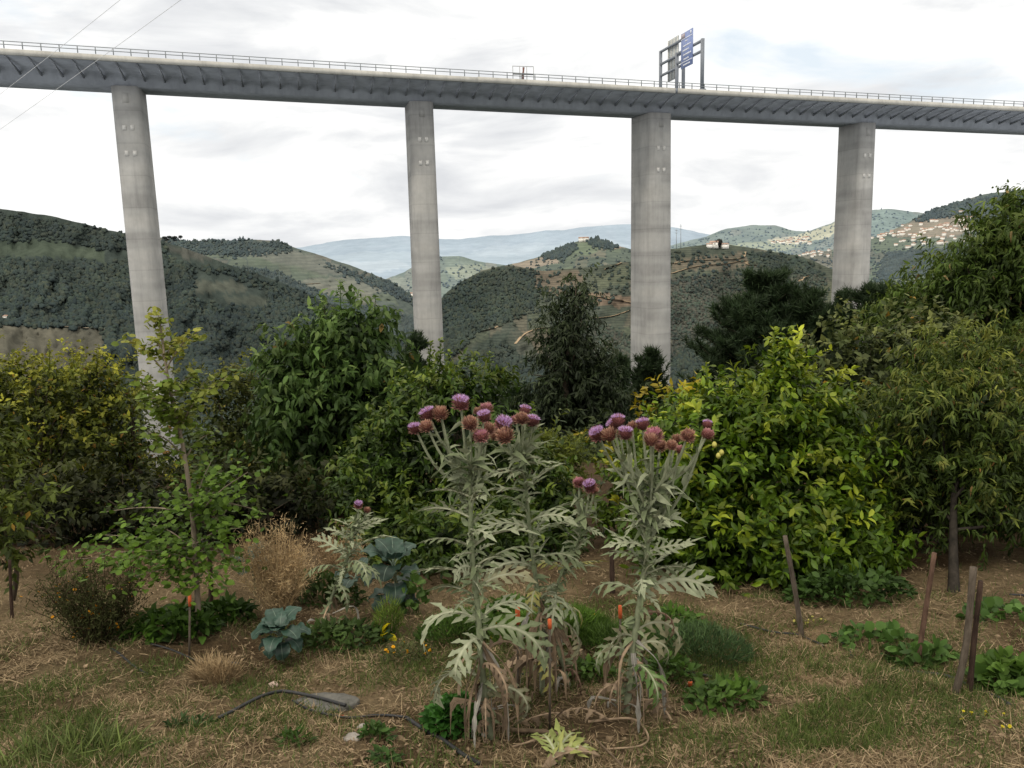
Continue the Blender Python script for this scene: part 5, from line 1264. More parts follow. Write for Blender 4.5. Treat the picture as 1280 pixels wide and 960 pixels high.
LB = [(.40, 195, 35, .26, .08, 1.5, 's'), (.42, 350, 40, .26, .08, 1.7, 'd'), (.55, 185, 25, .24, .07, .9, 's'), (.58, 20, 30, .28, .07, 1.0, 'd'), (.57, 330, 35, .22, .06, 1.1, 's'), (.62, 170, 40, .18, .055, 1.2, 'd'), (.70, 190, 15, .20, .055, .6, 's'), (.72, 10, 40, .22, .06, .8, 's'), (.76, 260, 50, .15, .045, 1.2, 'd'), (.83, 190, 0, .17, .045, .3, 's'), (.86, 10, 5, .16, .04, .3, 's'), (.92, 20, 40, .13, .035, .5, 's'), (.48, 60, 40, .26, .08, 1.5, 'd'),
      (.3, 250, 50, .26, .06, 2.7, 'y'), (.22, 270, 50, .3, .07, 2.8, 'x'), (.2, 320, 45, .34, .08, 2.4, 'm'), (.12, 200, 50, .25, .07, 2.5, 'x'), (.1, 290, 40, .28, .07, 2.5, 'y'), (.15, 10, 40, .3, .08, 2.4, 'x')]
cardoon('slim silver thistle plant standing second from the left in the tall clump', (678, 868), [(676, 780), (668, 710), (660, 640), (656, 590), (655, 560)],
        [(630, 524, 0, 'bloom', 1.25), (632, 541, -.08, 'dry', 1.2), (620, 543, .05, 'dry', 1.0), (651, 526, -.05, 'dry', 1.1), (659, 515, .05, 'bloom', 1.0), (667, 523, -.03, 'bloom', 1.1), (642, 517, .1, 'pink', .8)], LB, 202, rad=.013)
LC = [(.60, 170, 15, .17, .045, .4, 'y'), (.60, 10, 20, .19, .05, .6, 'y'), (.45, 270, 10, .24, .07, 1.6, 's'), (.40, 300, 30, .22, .06, 2.0, 'd'), (.42, 200, 40, .16, .05, 2.0, 'm'), (.33, 250, 40, .22, .05, 2.6, 'x'), (.25, 300, 45, .24, .06, 2.6, 'k'), (.36, 350, 40, .2, .055, 2.0, 'y'), (.2, 230, 45, .25, .06, 2.6, 'x'), (.12, 300, 45, .25, .06, 2.6, 'k'), (.86, 170, 20, .10, .028, .4, 's'), (.86, 340, -10, .11, .03, .5, 's'), (.9, 20, 20, .09, .025, .4, 's')]
cardoon('short thin thistle plant with two heads, in the gap between the tall ones', (716, 862), [(693, 790), (697, 730), (722, 680), (729, 625)],
        [(723, 603, .03, 'pink', .95), (733, 606, -.02, 'bloom', 1.05), (740, 612, .1, 'dry', .7)], LC, 203, rad=.009, fork=.85)
LD = [(.44, 10, 25, .36, .10, 1.3, 's'), (.42, 175, 40, .24, .085, 1.9, 'd'), (.46, 260, 50, .22, .07, 1.5, 's'), (.50, 340, 40, .20, .06, 1.0, 'd'), (.53, 20, 30, .26, .06, .3, 's'), (.55, 160, 55, .22, .06, .4, 's'), (.56, 200, 40, .18, .06, 1.0, 'd'), (.60, 350, 20, .20, .05, .3, 's'), (.62, 200, 30, .17, .05, .9, 's'), (.64, 280, 45, .17, .05, 1.0, 'd'), (.68, 20, 40, .16, .05, .8, 's'), (.7, 180, 30, .16, .05, .8, 's'), (.74, 300, 30, .15, .045, .9, 's'), (.76, 210, -20, .15, .04, .5, 's'), (.82, 10, 30, .14, .04, .7, 's'), (.84, 170, 25, .13, .04, .6, 's'),
      (.22, 350, 45, .26, .09, 2.4, 'm'), (.20, 175, 50, .26, .08, 2.2, 'd'), (.16, 290, 50, .34, .09, 2.5, 'g'), (.15, 325, 50, .34, .06, 2.6, 'x'), (.28, 10, 35, .30, .09, 2.0, 'm'), (.34, 355, 30, .26, .06, 2.2, 'k'), (.26, 200, 40, .24, .07, 2.0, 'm'), (.12, 240, 55, .3, .05, 2.8, 'x'), (.1, 200, 40, .28, .06, 2.4, 'x'), (.1, 30, 40, .24, .07, 2.2, 'g')]
cardoon('broad silver thistle plant at the right of the clump, heads spread wide to the right', (782, 893), [(790, 820), (800, 750), (808, 690), (812, 630), (816, 590)],
        [(745.5, 542, .05, 'bloom', 1.05), (760, 547, -.03, 'dry', 1.1), (774, 524, .05, 'bloom', 1.15), (768, 530, .12, 'bloom', .9), (781, 542, -.08, 'bloom', 1.1), (801, 531, .05, 'bloom', 1.0), (817, 544, -.05, 'pink', 1.1), (814, 550, -.1, 'dry', .95), (827, 558, .1, 'dry', .95), (844, 542, .08, 'dry', .7), (862, 544, -.05, 'dry', 1.15), (849, 558, .02, 'pink', .75), (884, 541, .05, 'pink', 1.05), (882, 534, .1, 'bloom', .75), (790, 536, .15, 'dry', .8), (836, 556, -.1, 'dry', .8)], LD, 204, rad=.017, fork=.62)
LE = [(.55, 160, 40, .26, .07, .9, 's'), (.6, 20, 35, .26, .07, .9, 's'), (.5, 330, 35, .28, .08, 1.7, 'd'), (.72, 170, 40, .18, .05, .7, 's'), (.75, 15, 35, .2, .055, .5, 's'), (.45, 200, 40, .25, .08, 1.6, 'd'), (.4, 350, 45, .34, .07, 2.3, 'd'), (.85, 180, 35, .12, .03, .5, 's'), (.86, 20, 30, .12, .03, .5, 's'), (.3, 300, 50, .25, .06, 2.2, 'd'), (.62, 260, 45, .2, .06, 1.2, 's'), (.05, 10, 30, .25, .06, 1.4, 'g'), (.05, 200, 30, .22, .06, 1.4, 'g')]
cardoon('small leaning thistle plant on its own by the kale, one purple head', (402, 785), [(415, 745), (432, 705), (441, 670), (446, 648)],
        [(445, 631, 0, 'bloom', .95), (458, 634, .06, 'dry', .8)], LE, 205, rad=.010, fork=.9)

# cut leaf lying in front, dead leaves and stalks of the clump
b0 = G(690, 950); b = B(); rng = np.random.default_rng(9)
for (dx, az, L, W, c) in ((0, 60, .22, .09, YELL * .5 + GREENL * .6), (.03, 110, .20, .085, YELL * .45 + GREENL * .7), (-.03, 20, .22, .08, YELL * .6 + GREENL * .4)):
    lobed_leaf(b, b0 + [dx, -0.02, .02], R(az), R(30), L, W, 1.1, 6, c, RIB, rng, cup=.1)
tag(b.build('cut_leaf', 'felt_leaf', base=b0), 'cut yellow-green thistle leaf lying on the ground at the bottom edge', 'leaf')
rng = np.random.default_rng(19)
for (px, py, az, lab) in ((760, 905, 170, 'dead curled brown leaf on the ground under the broad thistle plant'), (650, 900, 340, 'dead brown leaf on the ground between the left thistle and the fallen stalk'), (750, 945, 200, 'grey withered leaf at the bottom edge right of the cut leaf'), (840, 905, 120, 'withered grey leaf hanging to the ground at the right of the clump')):
    b = B(); p = G(px, py); lobed_leaf(b, p + [0, 0, .03], R(az), R(35), .24, .055, 1.3, 4, DEAD * rng.uniform(.5, 1.0), DEAD * 1.3, rng, wilt=1.4, cup=-.2, roll=rng.normal(0, .8), side_bend=rng.normal(0, .9))
    tag(b.build('dead_leaf', 'dry_stalk', base=p), lab, 'leaf')
for pts, r0, lab in (([(638, 905), (690, 915), (740, 930)], .011, 'thick fallen brown stalk lying across the soil below the clump'), ([(640, 926), (690, 918), (705, 915)], .005, 'thin pale fallen stalk beside the thick brown one'), ([(735, 905), (790, 905), (810, 920), (800, 935), (755, 935)], .006, 'pale bent stalk looped on the ground under the broad thistle'), ([(745, 925), (770, 950), (790, 975)], .005, 'dark thin stalk slanting down to the bottom edge')):
    b = B(); q = spline([G(x, y, .02 + .012 * (i % 2)) for i, (x, y) in enumerate(pts)], 6); tube(b, q, np.linspace(r0, r0 * .6, len(q)), 6, DEAD * (1.1 if 'pale' in lab else .55)); tag(b.build('fallen_stalk', 'dry_stalk', base=G(*pts[0])), lab, 'stalk')

# ------------------------------------------------------------------ broad-leaved plants
def broad_leaf(b, base, az, el, L, W, bend, tint, rib, rng, wave=.22, cup=.10, pet=.38, nu=10, nv=7):
    """rounded wavy blade on a stalk"""
    a = az; ns = 6; s = np.linspace(0, 1, ns); e0 = el
    d0 = np.array([math.cos(a) * math.cos(e0), math.sin(a) * math.cos(e0), math.sin(e0)])
    pe = np.array(base) + d0 * L * pet; tube(b, spline([base, base * .5 + pe * .5 + [0, 0, .01], pe], 4), np.linspace(.006, .004, 9) * (L / .2), 5, rib)
    n = nu; s = np.linspace(0, 1, n); e = el - .2 - bend * s; S = np.array([-math.sin(a), math.cos(a), 0])
    d = np.stack([math.cos(a) * np.cos(e), math.sin(a) * np.cos(e), np.sin(e)], 1)
    mid = pe + np.vstack([[0, 0, 0], np.cumsum(d[:-1] * L / (n - 1), 0)]); N = np.cross(d, np.tile(S, (n, 1)))
    env = W * np.sqrt(np.clip(np.sin(np.pi * (.06 + .93 * s ** .9)), .03, 1))
    v = np.linspace(-1, 1, nv * 2 + 1); v = np.sign(v) * np.abs(v) ** 1.6; ph = rng.uniform(0, 6)
    V = []; T = []
    for i in range(n):
        for vv in v:
            w = wave * env[i] * abs(vv) ** 2 * math.sin(vv * 5 + s[i] * 14 + ph) + cup * env[i] * vv * vv
            V.append(mid[i] + S * vv * env[i] * (1 + .06 * math.sin(s[i] * 20 + ph + vv * 3)) + N[i] * w)
            T.append(rib * .8 + tint * .2 if abs(vv) < .01 else tint * (0.78 + .3 * abs(vv) + .18 * math.sin(s[i] * 22) * (1 - abs(vv))))
    m = len(v); q = [[i * m + j, i * m + j + 1, (i + 1) * m + j + 1, (i + 1) * m + j] for i in range(n - 1) for j in range(m - 1)]
    b.add(V, np.array(q), np.array(T))

def kale(label, foot, items, seed, stalk_h, tint=(0.034, 0.072, 0.052), rib=(0.22, 0.29, 0.22)):
    rng = np.random.default_rng(seed); base = G(*foot); root = thing('kale_plant', label, 'kale', base)
    tint = np.array(tint); rib = np.array(rib); b = B()
    top = base + [0, 0, stalk_h]; tube(b, spline([base - [0, 0, .03], base + [.01, 0, stalk_h * .5], top], 5), .012, 7, (0.20, 0.22, 0.13)); b.build('stem', 'waxy_leaf', root, base)
    for (az, el, L, W, bend, f) in items:
        b = B(); k_ = rng.uniform(.7, .95); broad_leaf(b, base + [0, 0, stalk_h * f], R(az), R(el), L * k_, W * k_, bend * rng.uniform(.8, 1.3), tint * rng.uniform(.75, 1.25), rib, rng); b.build('leaf', 'waxy_leaf', root, base)
kale('squat blue-green kale plant with a pale stalk beside the dry path', (352, 822), [(200, 20, .13, .05, 1.8, .8), (290, 20, .13, .05, 2.0, .75), (240, 15, .14, .055, 1.9, .7), (340, 20, .13, .05, 1.7, .8), (20, 20, .12, .05, 1.7, .7), (275, 65, .13, .055, 1.3, 1), (310, 70, .11, .05, 1.2, 1.05), (195, 70, .12, .05, 1.2, 1.05), (180, 40, .17, .07, 1.6, .9), (265, 45, .17, .065, 2.0, .8), (0, 40, .16, .06, 1.7, .9), (320, 45, .16, .06, 1.6, 1), (215, 50, .16, .06, 1.5, 1), (120, 60, .16, .06, 1.0, 1), (60, 60, .16, .06, 1.0, 1), (90, 75, .13, .05, .6, 1), (250, 75, .12, .045, 1.0, 1), (30, 75, .11, .045, .8, 1), (165, 65, .13, .05, 1.0, 1)], 301, .16)
kale('tall kale plant with big round blue-green leaves in front of the citrus tree', (495, 762), [(190, 60, .22, .10, .9, 1.0), (40, 60, .22, .10, 1.0, 1.0), (260, 50, .22, .10, 1.5, .9), (330, 45, .22, .09, 1.5, .8), (100, 70, .22, .10, .6, 1.0), (200, 40, .22, .09, 1.6, .7), (280, 30, .24, .09, 1.7, .6), (10, 35, .20, .085, 1.4, .6), (150, 75, .18, .08, .8, 1.05), (300, 70, .18, .08, 1.2, 1.05), (230, 20, .22, .085, 1.3, .35), (330, 15, .2, .08, 1.3, .35), (180, 15, .2, .08, 1.3, .4), (60, 30, .2, .08, 1.3, .5)], 302, .30, tint=(0.030, 0.062, 0.044))
kale('low kale plant in the shade behind the dry tan bush', (318, 745), [(190, 50, .18, .07, 1.0, 1), (330, 45, .18, .07, 1.2, 1), (260, 40, .18, .07, 1.3, .9), (80, 60, .18, .07, .8, 1), (20, 40, .16, .06, 1.2, .8), (225, 60, .16, .065, .8, 1)], 303, .22, tint=(0.025, 0.048, 0.030))
kale('blue-green kale partly hidden by the leaning thistle stems', (445, 750), [(190, 40, .16, .07, 1.2, 1), (330, 40, .17, .075, 1.5, 1), (260, 40, .18, .075, 1.5, .9), (60, 60, .17, .07, .8, 1), (350, 60, .16, .065, .9, 1)], 304, .18, tint=(0.038, 0.075, 0.056))

# dry tan bush: bolted, seed-bearing stalks
def twiggy_bush(name, label, cat, foot, spread, seed, n=150, h=(.35, .62), c0=(0.40, 0.285, 0.20), seeds=60, leaf=(.02, .045, .0045), stalk=None, lift=0.0):
    rng = np.random.default_rng(seed); base = G(*foot); b = B(); allp = []
    for i in range(n):
        a = rng.uniform(0, TAU); r_ = spread * math.sqrt(rng.random()); hh = rng.uniform(*h) * (1 - .35 * (r_ / spread) ** 2)
        e = base + [math.cos(a) * r_, math.sin(a) * r_ * .6, hh]; o = base + [math.cos(a) * r_ * .16, math.sin(a) * r_ * .12, 0]
        bend = rng.normal(0, .03, 3); q = spline([o, o * .55 + e * .45 + bend + [0, 0, .05], e], 5); c = np.array(c0) * rng.uniform(.65, 1.25); tube(b, q, np.linspace(.003, .0013, len(q)), 4, c if stalk is None else np.array(stalk), False)
        k = seeds; s_ = rng.uniform(.38 + lift, 1.03, k); j = np.clip((s_ * (len(q) - 1)).astype(int), 0, len(q) - 1)
        pos = q[j] + rng.normal(0, .022, (k, 3)); allp.append(pos)
        put_leaves(b, pos, nrm(rdir(rng, k) + [0, 0, .6]), rdir(rng, k), rng.uniform(leaf[0], leaf[1], k), leaf[2], c * rng.uniform(.7, 1.35, (k, 1)), T_NEEDLE)
    return tag(b.build(name, 'dry_stalk', base=base), label, cat), np.concatenate(allp), base, rng
twiggy_bush('dry_bush', 'dry tan seed-bearing bush standing between the young tree and the leaning thistle', 'dry plant', (350, 772), .29, 311, n=120, h=(.38, .72), c0=(0.52, 0.385, 0.215))
twiggy_bush('dry_bush', 'smaller dry tan stalks just left of the leaning thistle head', 'dry plant', (428, 735), .22, 312, 46, (.32, .55), c0=(0.42, 0.30, 0.17))

# leafy low plants
def low_plant(name, label, cat, foot, rx, ry, h, n, L, W, dark, light, seed, tmpl=T_OV, mat='soft_leaf', flowers=None, group=None, fine=False):
    rng = np.random.default_rng(seed); base = G(*foot); b = B()
    a = rng.uniform(0, TAU, n); r_ = np.sqrt(rng.random(n)); x = base[0] + np.cos(a) * r_ * rx; y = base[1] + np.sin(a) * r_ * ry
    z = gz_arr(x, y) + h * np.sqrt(np.clip(1.02 - r_ ** 2, 0, 1)) * rng.uniform(.15, 1.0, n) ** .6
    pos = np.stack([x, y, z], 1); out = nrm(np.stack([np.cos(a) * r_, np.sin(a) * r_, .35 + 0 * a], 1) + .6 * rng.normal(size=(n, 3)))
    cl = sm_noise((x - base[0]) * 14 + 30, (y - base[1]) * 14 + 30, seed, 2)[:, None]
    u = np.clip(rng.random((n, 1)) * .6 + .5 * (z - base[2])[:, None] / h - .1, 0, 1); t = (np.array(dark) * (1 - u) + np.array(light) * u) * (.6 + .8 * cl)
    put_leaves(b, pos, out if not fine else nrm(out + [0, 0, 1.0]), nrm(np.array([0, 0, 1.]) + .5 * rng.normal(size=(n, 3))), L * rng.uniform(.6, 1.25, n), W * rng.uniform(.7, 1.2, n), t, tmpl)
    ns = max(6, n // 25)
    for i in range(ns):
        j = rng.integers(0, n); o = base + [(pos[j, 0] - base[0]) * .4, (pos[j, 1] - base[1]) * .4, 0]; o[2] = gz(o[0], o[1]) - .01
        tube(b, spline([o, (o + pos[j]) / 2 + rng.normal(0, .008, 3), pos[j]], 3), .0022, 4, np.array(dark) * 1.5, False)
    root = tag(b.build(name, mat, base=base), label, cat, group)
    if flowers:
        cnt, col, sz = flowers; k = 9; aa = np.arange(k) * TAU / k; proto = None
        for i in range(cnt):
            j = rng.integers(0, n); p = pos[j] + [0, 0, .012]
            if proto is None:
                fb = B(); dd = nrm(np.stack([np.cos(aa), np.sin(aa), .35 + 0 * aa], 1)); c_ = np.array(col)
                put_leaves(fb, np.zeros((k, 3)), dd, np.tile([0, 0, 1.], (k, 1)), sz, sz * .75, np.tile(c_, (k, 1)) * rng.uniform(.8, 1.2, (k, 1)), T_SM)
                tube(fb, [[0, 0, -.012], [0, 0, .001], [0, 0, .003]], [sz * .2, sz * .35, sz * .25], 6, c_ * .7)
                o = proto = fb.build('flower', 'petal', root, (0, 0, 0))
            else: o = proto.copy(); COL.objects.link(o); o.parent = root
            o.location = Vector(p - base); o.rotation_euler = (rng.normal(0, .4) - .35, rng.normal(0, .4), rng.uniform(0, 6)); o.scale = (rng.uniform(.75, 1.2),) * 3
    return root
DG, LG = (0.022, 0.042, 0.012), (0.075, 0.125, 0.028)
mb, mpos, mbase, mrng = twiggy_bush('marigold_bush', 'straggly dark bush dotted with small orange flowers, left foreground', 'flower bush', (125, 810), .40, 401, 120, (.26, .62), (0.050, 0.056, 0.020), 60, (.02, .04, .007), (0.06, 0.045, 0.025), -.2)
_fl = None
for i in range(85):
    p = mpos[mrng.integers(0, len(mpos))] + [0, 0, .01]
    if _fl is None:
        fb = B(); aa = np.arange(8) * TAU / 8; put_leaves(fb, np.zeros((8, 3)), nrm(np.stack([np.cos(aa), np.sin(aa), .3 + 0 * aa], 1)), np.tile([0, 0, 1.], (8, 1)), .011, .009, np.tile([0.62, 0.28, 0.02], (8, 1)), T_SM); o = _fl = fb.build('flower', 'petal', mb)
    else: o = _fl.copy(); COL.objects.link(o); o.parent = mb
    o.location = Vector(p - mbase); o.rotation_euler = (mrng.normal(0, .5) - .4, mrng.normal(0, .5), 0); o.scale = (mrng.uniform(.6, 1.2),) * 3
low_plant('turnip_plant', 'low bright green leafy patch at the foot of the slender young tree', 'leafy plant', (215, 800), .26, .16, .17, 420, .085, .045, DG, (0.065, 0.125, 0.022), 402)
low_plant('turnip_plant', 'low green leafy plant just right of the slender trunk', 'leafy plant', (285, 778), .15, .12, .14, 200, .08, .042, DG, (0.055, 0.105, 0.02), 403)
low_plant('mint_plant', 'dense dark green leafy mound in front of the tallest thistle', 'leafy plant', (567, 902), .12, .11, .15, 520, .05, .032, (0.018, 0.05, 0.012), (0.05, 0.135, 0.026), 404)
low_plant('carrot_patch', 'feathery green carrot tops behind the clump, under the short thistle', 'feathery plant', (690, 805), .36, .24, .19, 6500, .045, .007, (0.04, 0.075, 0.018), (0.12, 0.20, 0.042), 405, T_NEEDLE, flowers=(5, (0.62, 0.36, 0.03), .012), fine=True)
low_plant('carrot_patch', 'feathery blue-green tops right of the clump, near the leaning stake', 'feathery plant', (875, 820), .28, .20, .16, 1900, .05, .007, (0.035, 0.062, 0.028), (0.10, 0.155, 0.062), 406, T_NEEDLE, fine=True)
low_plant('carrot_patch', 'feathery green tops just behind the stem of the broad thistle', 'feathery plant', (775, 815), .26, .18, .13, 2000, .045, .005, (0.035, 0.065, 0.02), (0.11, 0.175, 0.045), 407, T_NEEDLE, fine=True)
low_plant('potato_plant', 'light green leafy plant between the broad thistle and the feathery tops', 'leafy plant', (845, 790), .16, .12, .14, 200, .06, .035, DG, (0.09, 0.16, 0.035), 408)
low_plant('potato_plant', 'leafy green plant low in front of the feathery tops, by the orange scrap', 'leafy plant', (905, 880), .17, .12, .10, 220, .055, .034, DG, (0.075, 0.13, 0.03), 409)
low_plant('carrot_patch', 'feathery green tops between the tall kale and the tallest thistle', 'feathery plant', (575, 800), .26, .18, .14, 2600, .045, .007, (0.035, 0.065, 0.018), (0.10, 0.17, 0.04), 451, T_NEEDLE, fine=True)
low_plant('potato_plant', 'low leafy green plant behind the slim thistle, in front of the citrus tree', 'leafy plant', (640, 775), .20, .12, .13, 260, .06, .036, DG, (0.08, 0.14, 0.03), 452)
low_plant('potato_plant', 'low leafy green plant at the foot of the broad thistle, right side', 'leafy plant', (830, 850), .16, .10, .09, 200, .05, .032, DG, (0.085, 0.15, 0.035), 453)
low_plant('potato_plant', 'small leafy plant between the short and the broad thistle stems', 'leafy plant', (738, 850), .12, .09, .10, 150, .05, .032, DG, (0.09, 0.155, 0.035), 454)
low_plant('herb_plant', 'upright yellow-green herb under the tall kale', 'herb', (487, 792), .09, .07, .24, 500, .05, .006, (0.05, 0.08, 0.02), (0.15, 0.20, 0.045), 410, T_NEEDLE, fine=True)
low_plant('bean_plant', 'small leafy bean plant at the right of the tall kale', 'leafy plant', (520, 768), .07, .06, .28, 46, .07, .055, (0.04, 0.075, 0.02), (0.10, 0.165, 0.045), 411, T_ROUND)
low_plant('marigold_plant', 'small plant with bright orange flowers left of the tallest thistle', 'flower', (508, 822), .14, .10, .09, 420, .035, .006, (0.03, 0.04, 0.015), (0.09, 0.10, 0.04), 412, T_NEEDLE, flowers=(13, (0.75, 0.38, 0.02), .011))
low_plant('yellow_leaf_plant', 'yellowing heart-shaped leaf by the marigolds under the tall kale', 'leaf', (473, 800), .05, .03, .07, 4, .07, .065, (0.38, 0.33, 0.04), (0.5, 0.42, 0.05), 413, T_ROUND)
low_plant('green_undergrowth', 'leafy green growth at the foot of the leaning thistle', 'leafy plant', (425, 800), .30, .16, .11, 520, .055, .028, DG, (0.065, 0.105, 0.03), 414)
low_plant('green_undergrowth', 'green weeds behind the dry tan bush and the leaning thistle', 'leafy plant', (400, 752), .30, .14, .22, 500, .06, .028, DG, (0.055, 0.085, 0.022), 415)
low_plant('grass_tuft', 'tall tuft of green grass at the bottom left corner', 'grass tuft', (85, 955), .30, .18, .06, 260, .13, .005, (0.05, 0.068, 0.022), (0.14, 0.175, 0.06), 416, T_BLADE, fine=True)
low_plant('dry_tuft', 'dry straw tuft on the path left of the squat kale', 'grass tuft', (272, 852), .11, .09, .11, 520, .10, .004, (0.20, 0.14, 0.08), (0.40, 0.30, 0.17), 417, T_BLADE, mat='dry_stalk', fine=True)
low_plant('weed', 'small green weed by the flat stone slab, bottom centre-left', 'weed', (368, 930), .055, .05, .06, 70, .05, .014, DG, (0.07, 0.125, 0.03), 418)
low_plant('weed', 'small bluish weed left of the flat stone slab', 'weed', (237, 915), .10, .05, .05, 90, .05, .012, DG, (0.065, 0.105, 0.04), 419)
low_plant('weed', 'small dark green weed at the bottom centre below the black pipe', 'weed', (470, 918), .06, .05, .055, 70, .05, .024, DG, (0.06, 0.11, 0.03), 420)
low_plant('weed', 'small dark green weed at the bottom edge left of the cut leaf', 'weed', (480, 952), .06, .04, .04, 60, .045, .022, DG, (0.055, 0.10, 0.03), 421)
# bean and squash rows at the right edge
sq = [((1090, 800), .24, .12, 'low row of squash leaves left of the reddish stake'), ((1150, 818), .16, .10, 'squash leaves at the foot of the reddish stake'), ((1250, 780), .24, .14, 'squash leaves at the right edge, farther of two patches'), ((1262, 850), .16, .16, 'bright green bean leaves at the right edge beside the paired stakes')]
for k, (ft, rx, ry, lab) in enumerate(sq):
    low_plant('squash_plant', lab, 'squash plant', ft, rx, ry, .07 if k < 3 else .15, 80 if k < 3 else 230, .062, .058, (0.035, 0.07, 0.02), (0.085, 0.15, 0.04) if k < 3 else (0.12, 0.20, 0.045), 430 + k, T_ROUND, flowers=None)
low_plant('yellow_flowers', 'small yellow flowers low at the bottom right corner', 'flower', (1240, 910), .22, .14, .06, 160, .04, .006, (0.05, 0.06, 0.02), (0.1, 0.12, 0.04), 440, T_NEEDLE, flowers=(16, (0.66, 0.56, 0.04), .008))
low_plant('yellow_flowers', 'small pale yellow flowers at the foot of the leaning stake by the lemon tree', 'flower', (1012, 776), .10, .06, .04, 80, .04, .006, (0.05, 0.06, 0.02), (0.1, 0.12, 0.04), 441, T_NEEDLE, flowers=(14, (0.62, 0.58, 0.16), .008))
low_plant('lemon_undergrowth', 'dark leafy growth under the right skirt of the lemon tree', 'leafy plant', (1060, 752), .40, .2, .22, 620, .06, .038, DG, (0.05, 0.09, 0.022), 442)

# ------------------------------------------------------------------ stakes, pipes, stones
def stake(label, top, foot, r0, seed, mat='old_wood', cat='wooden stake', name='wooden_stake', dy=0.0, Y=None):
    rng = np.random.default_rng(seed); p0 = G(*foot); p1 = P(*top, (Y or p0[1]) + dy)
    b = B(); q = spline([p0 - [0, 0, .05], p0 * .6 + p1 * .4 + rng.normal(0, .006, 3), p1], 6); tube(b, q, np.linspace(r0, r0 * .8, len(q)) * rng.uniform(.9, 1.1, len(q)), 7)
    return tag(b.build(name, mat, base=p0), label, cat)
stake('leaning grey wooden stake in front of the lemon tree', (981, 670), (1004, 790), .017, 1)
stake('reddish wooden stake among the squash leaves, right of the lemon tree', (1168, 691), (1146, 822), .015, 2, 'red_wood')
stake('dark wooden stake leaning left, nearer of the crossed pair at right', (1217, 709), (1192, 868), .018, 3, 'old_wood')
stake('dark wooden stake close to upright, right one of the crossed pair', (1226, 726), (1212, 866), .014, 4, 'dark_wood')
stake('dark post seen through the clump, behind the broad thistle stem', (765, 678), (766, 742), .02, 5, 'dark_wood')
stake('dark thin stake beside the slender young trunk', (261, 680), (262, 755), .018, 6, 'dark_wood')
stake('thin grey stick at far left under the small fruit tree', (12, 700), (14, 770), .012, 7, 'dark_wood')
def marker(label, px, ytop, ybot, foot, seed, w=.011):
    p0 = G(*foot); Y = p0[1]; pt = P(px, ytop, Y); pb = P(px + .3, ybot, Y)
    root = thing('marker_stake', label, 'marker', p0)
    b = B(); tube(b, [p0 - [0, 0, .03], pb], .006, 6); b.build('stick', 'old_wood', root, p0)
    b = B(); tube(b, [pb - [0, 0, .002], pb * .5 + pt * .5, pt], [w, w * 1.05, w], 7); b.build('orange_tip', 'orange_paint', root, p0)
marker('stick with an orange painted tip beside the slender young tree', 237, 740, 757, (236, 822), 1, .009)
marker('stick with an orange tip behind the tallest thistle, left of two', 647, 759, 779, (647, 880), 2)
marker('stick with an orange tip behind the slim thistle, right of two', 687, 774, 785, (687, 905), 3, .009)
marker('stick with an orange tip hidden behind the broad thistle stem', 775, 757, 772, (775, 870), 4, .009)
b = B(); p = G(863, 863); box(b, p + [0, 0, .02], np.array([1., 0, 0]), np.array([0, .9, .3]), np.array([0, -.3, .9]), .009, .004, .018); 
V = b.V[0] + np.random.default_rng(2).normal(0, .003, b.V[0].shape); b.V[0] = V
tag(b.build('plastic_scrap', 'orange_paint', base=p), 'scrap of orange plastic lying among the leaves right of the clump', 'scrap')
b = B(); p = G(425, 893); box(b, p + [0, 0, .01], np.array([1., 0, 0]), np.array([0, 1., 0]), np.array([0, 0, 1.]), .012, .006, .007); b.V[0] = b.V[0] + np.random.default_rng(3).normal(0, .003, b.V[0].shape)
tag(b.build('pipe_clip', 'orange_paint', base=p), 'small orange clip on the thin pipe by the flat stone slab', 'clip')

def pipe(label, pts, r_, lift=.012, cat='irrigation pipe'):
    q = spline(pts, 14); W = np.array([G(x, y, lift) for x, y in q]); b = B(); tube(b, W, r_, 7)
    return tag(b.build('drip_pipe', 'rubber', base=W[0]), label, cat)
pipe('black irrigation pipe running from the bottom left up to the flat stone slab', [(275, 910), (310, 890), (345, 871), (362, 868), (400, 873), (432, 881)], .0085, .036)
pipe('thin black pipe curving along the front of the flat stone slab', [(366, 876), (385, 888), (410, 893), (440, 894), (470, 890), (508, 893)], .006, .014)
pipe('black irrigation pipe slanting down in front of the tallest thistle', [(508, 893), (540, 912), (570, 932), (600, 950)], .0095)
pipe('black irrigation pipe on the bottom left ground, partly buried', [(150, 958), (190, 942), (225, 930), (250, 922)], .007, .006)
pipe('thin black pipe across the dry soil left of the squat kale', [(190, 816), (225, 820), (260, 828), (300, 830)], .006, .006)
pipe('short length of black pipe near the foot of the young tree', [(140, 822), (165, 836), (185, 846)], .006, .006)
pipe('black pipe in the grass between the reddish stake and the paired stakes', [(1110, 826), (1150, 831), (1190, 838), (1230, 858), (1262, 882)], .010)
pipe('short black pipe by the foot of the leaning stake', [(925, 782), (960, 785), (995, 788), (1015, 797), (1030, 804)], .006, .008)
pipe('short black pipe end right of the leaning stake', [(1050, 798), (1060, 806), (1066, 814)], .007, .008)
pipe('black pipe across the soil behind the feathery tops', [(650, 848), (740, 842), (830, 846), (890, 852)], .006, .01)
pipe('black pipe at the far right edge of the bare ground', [(1262, 746), (1285, 746), (1310, 747)], .008, .01)

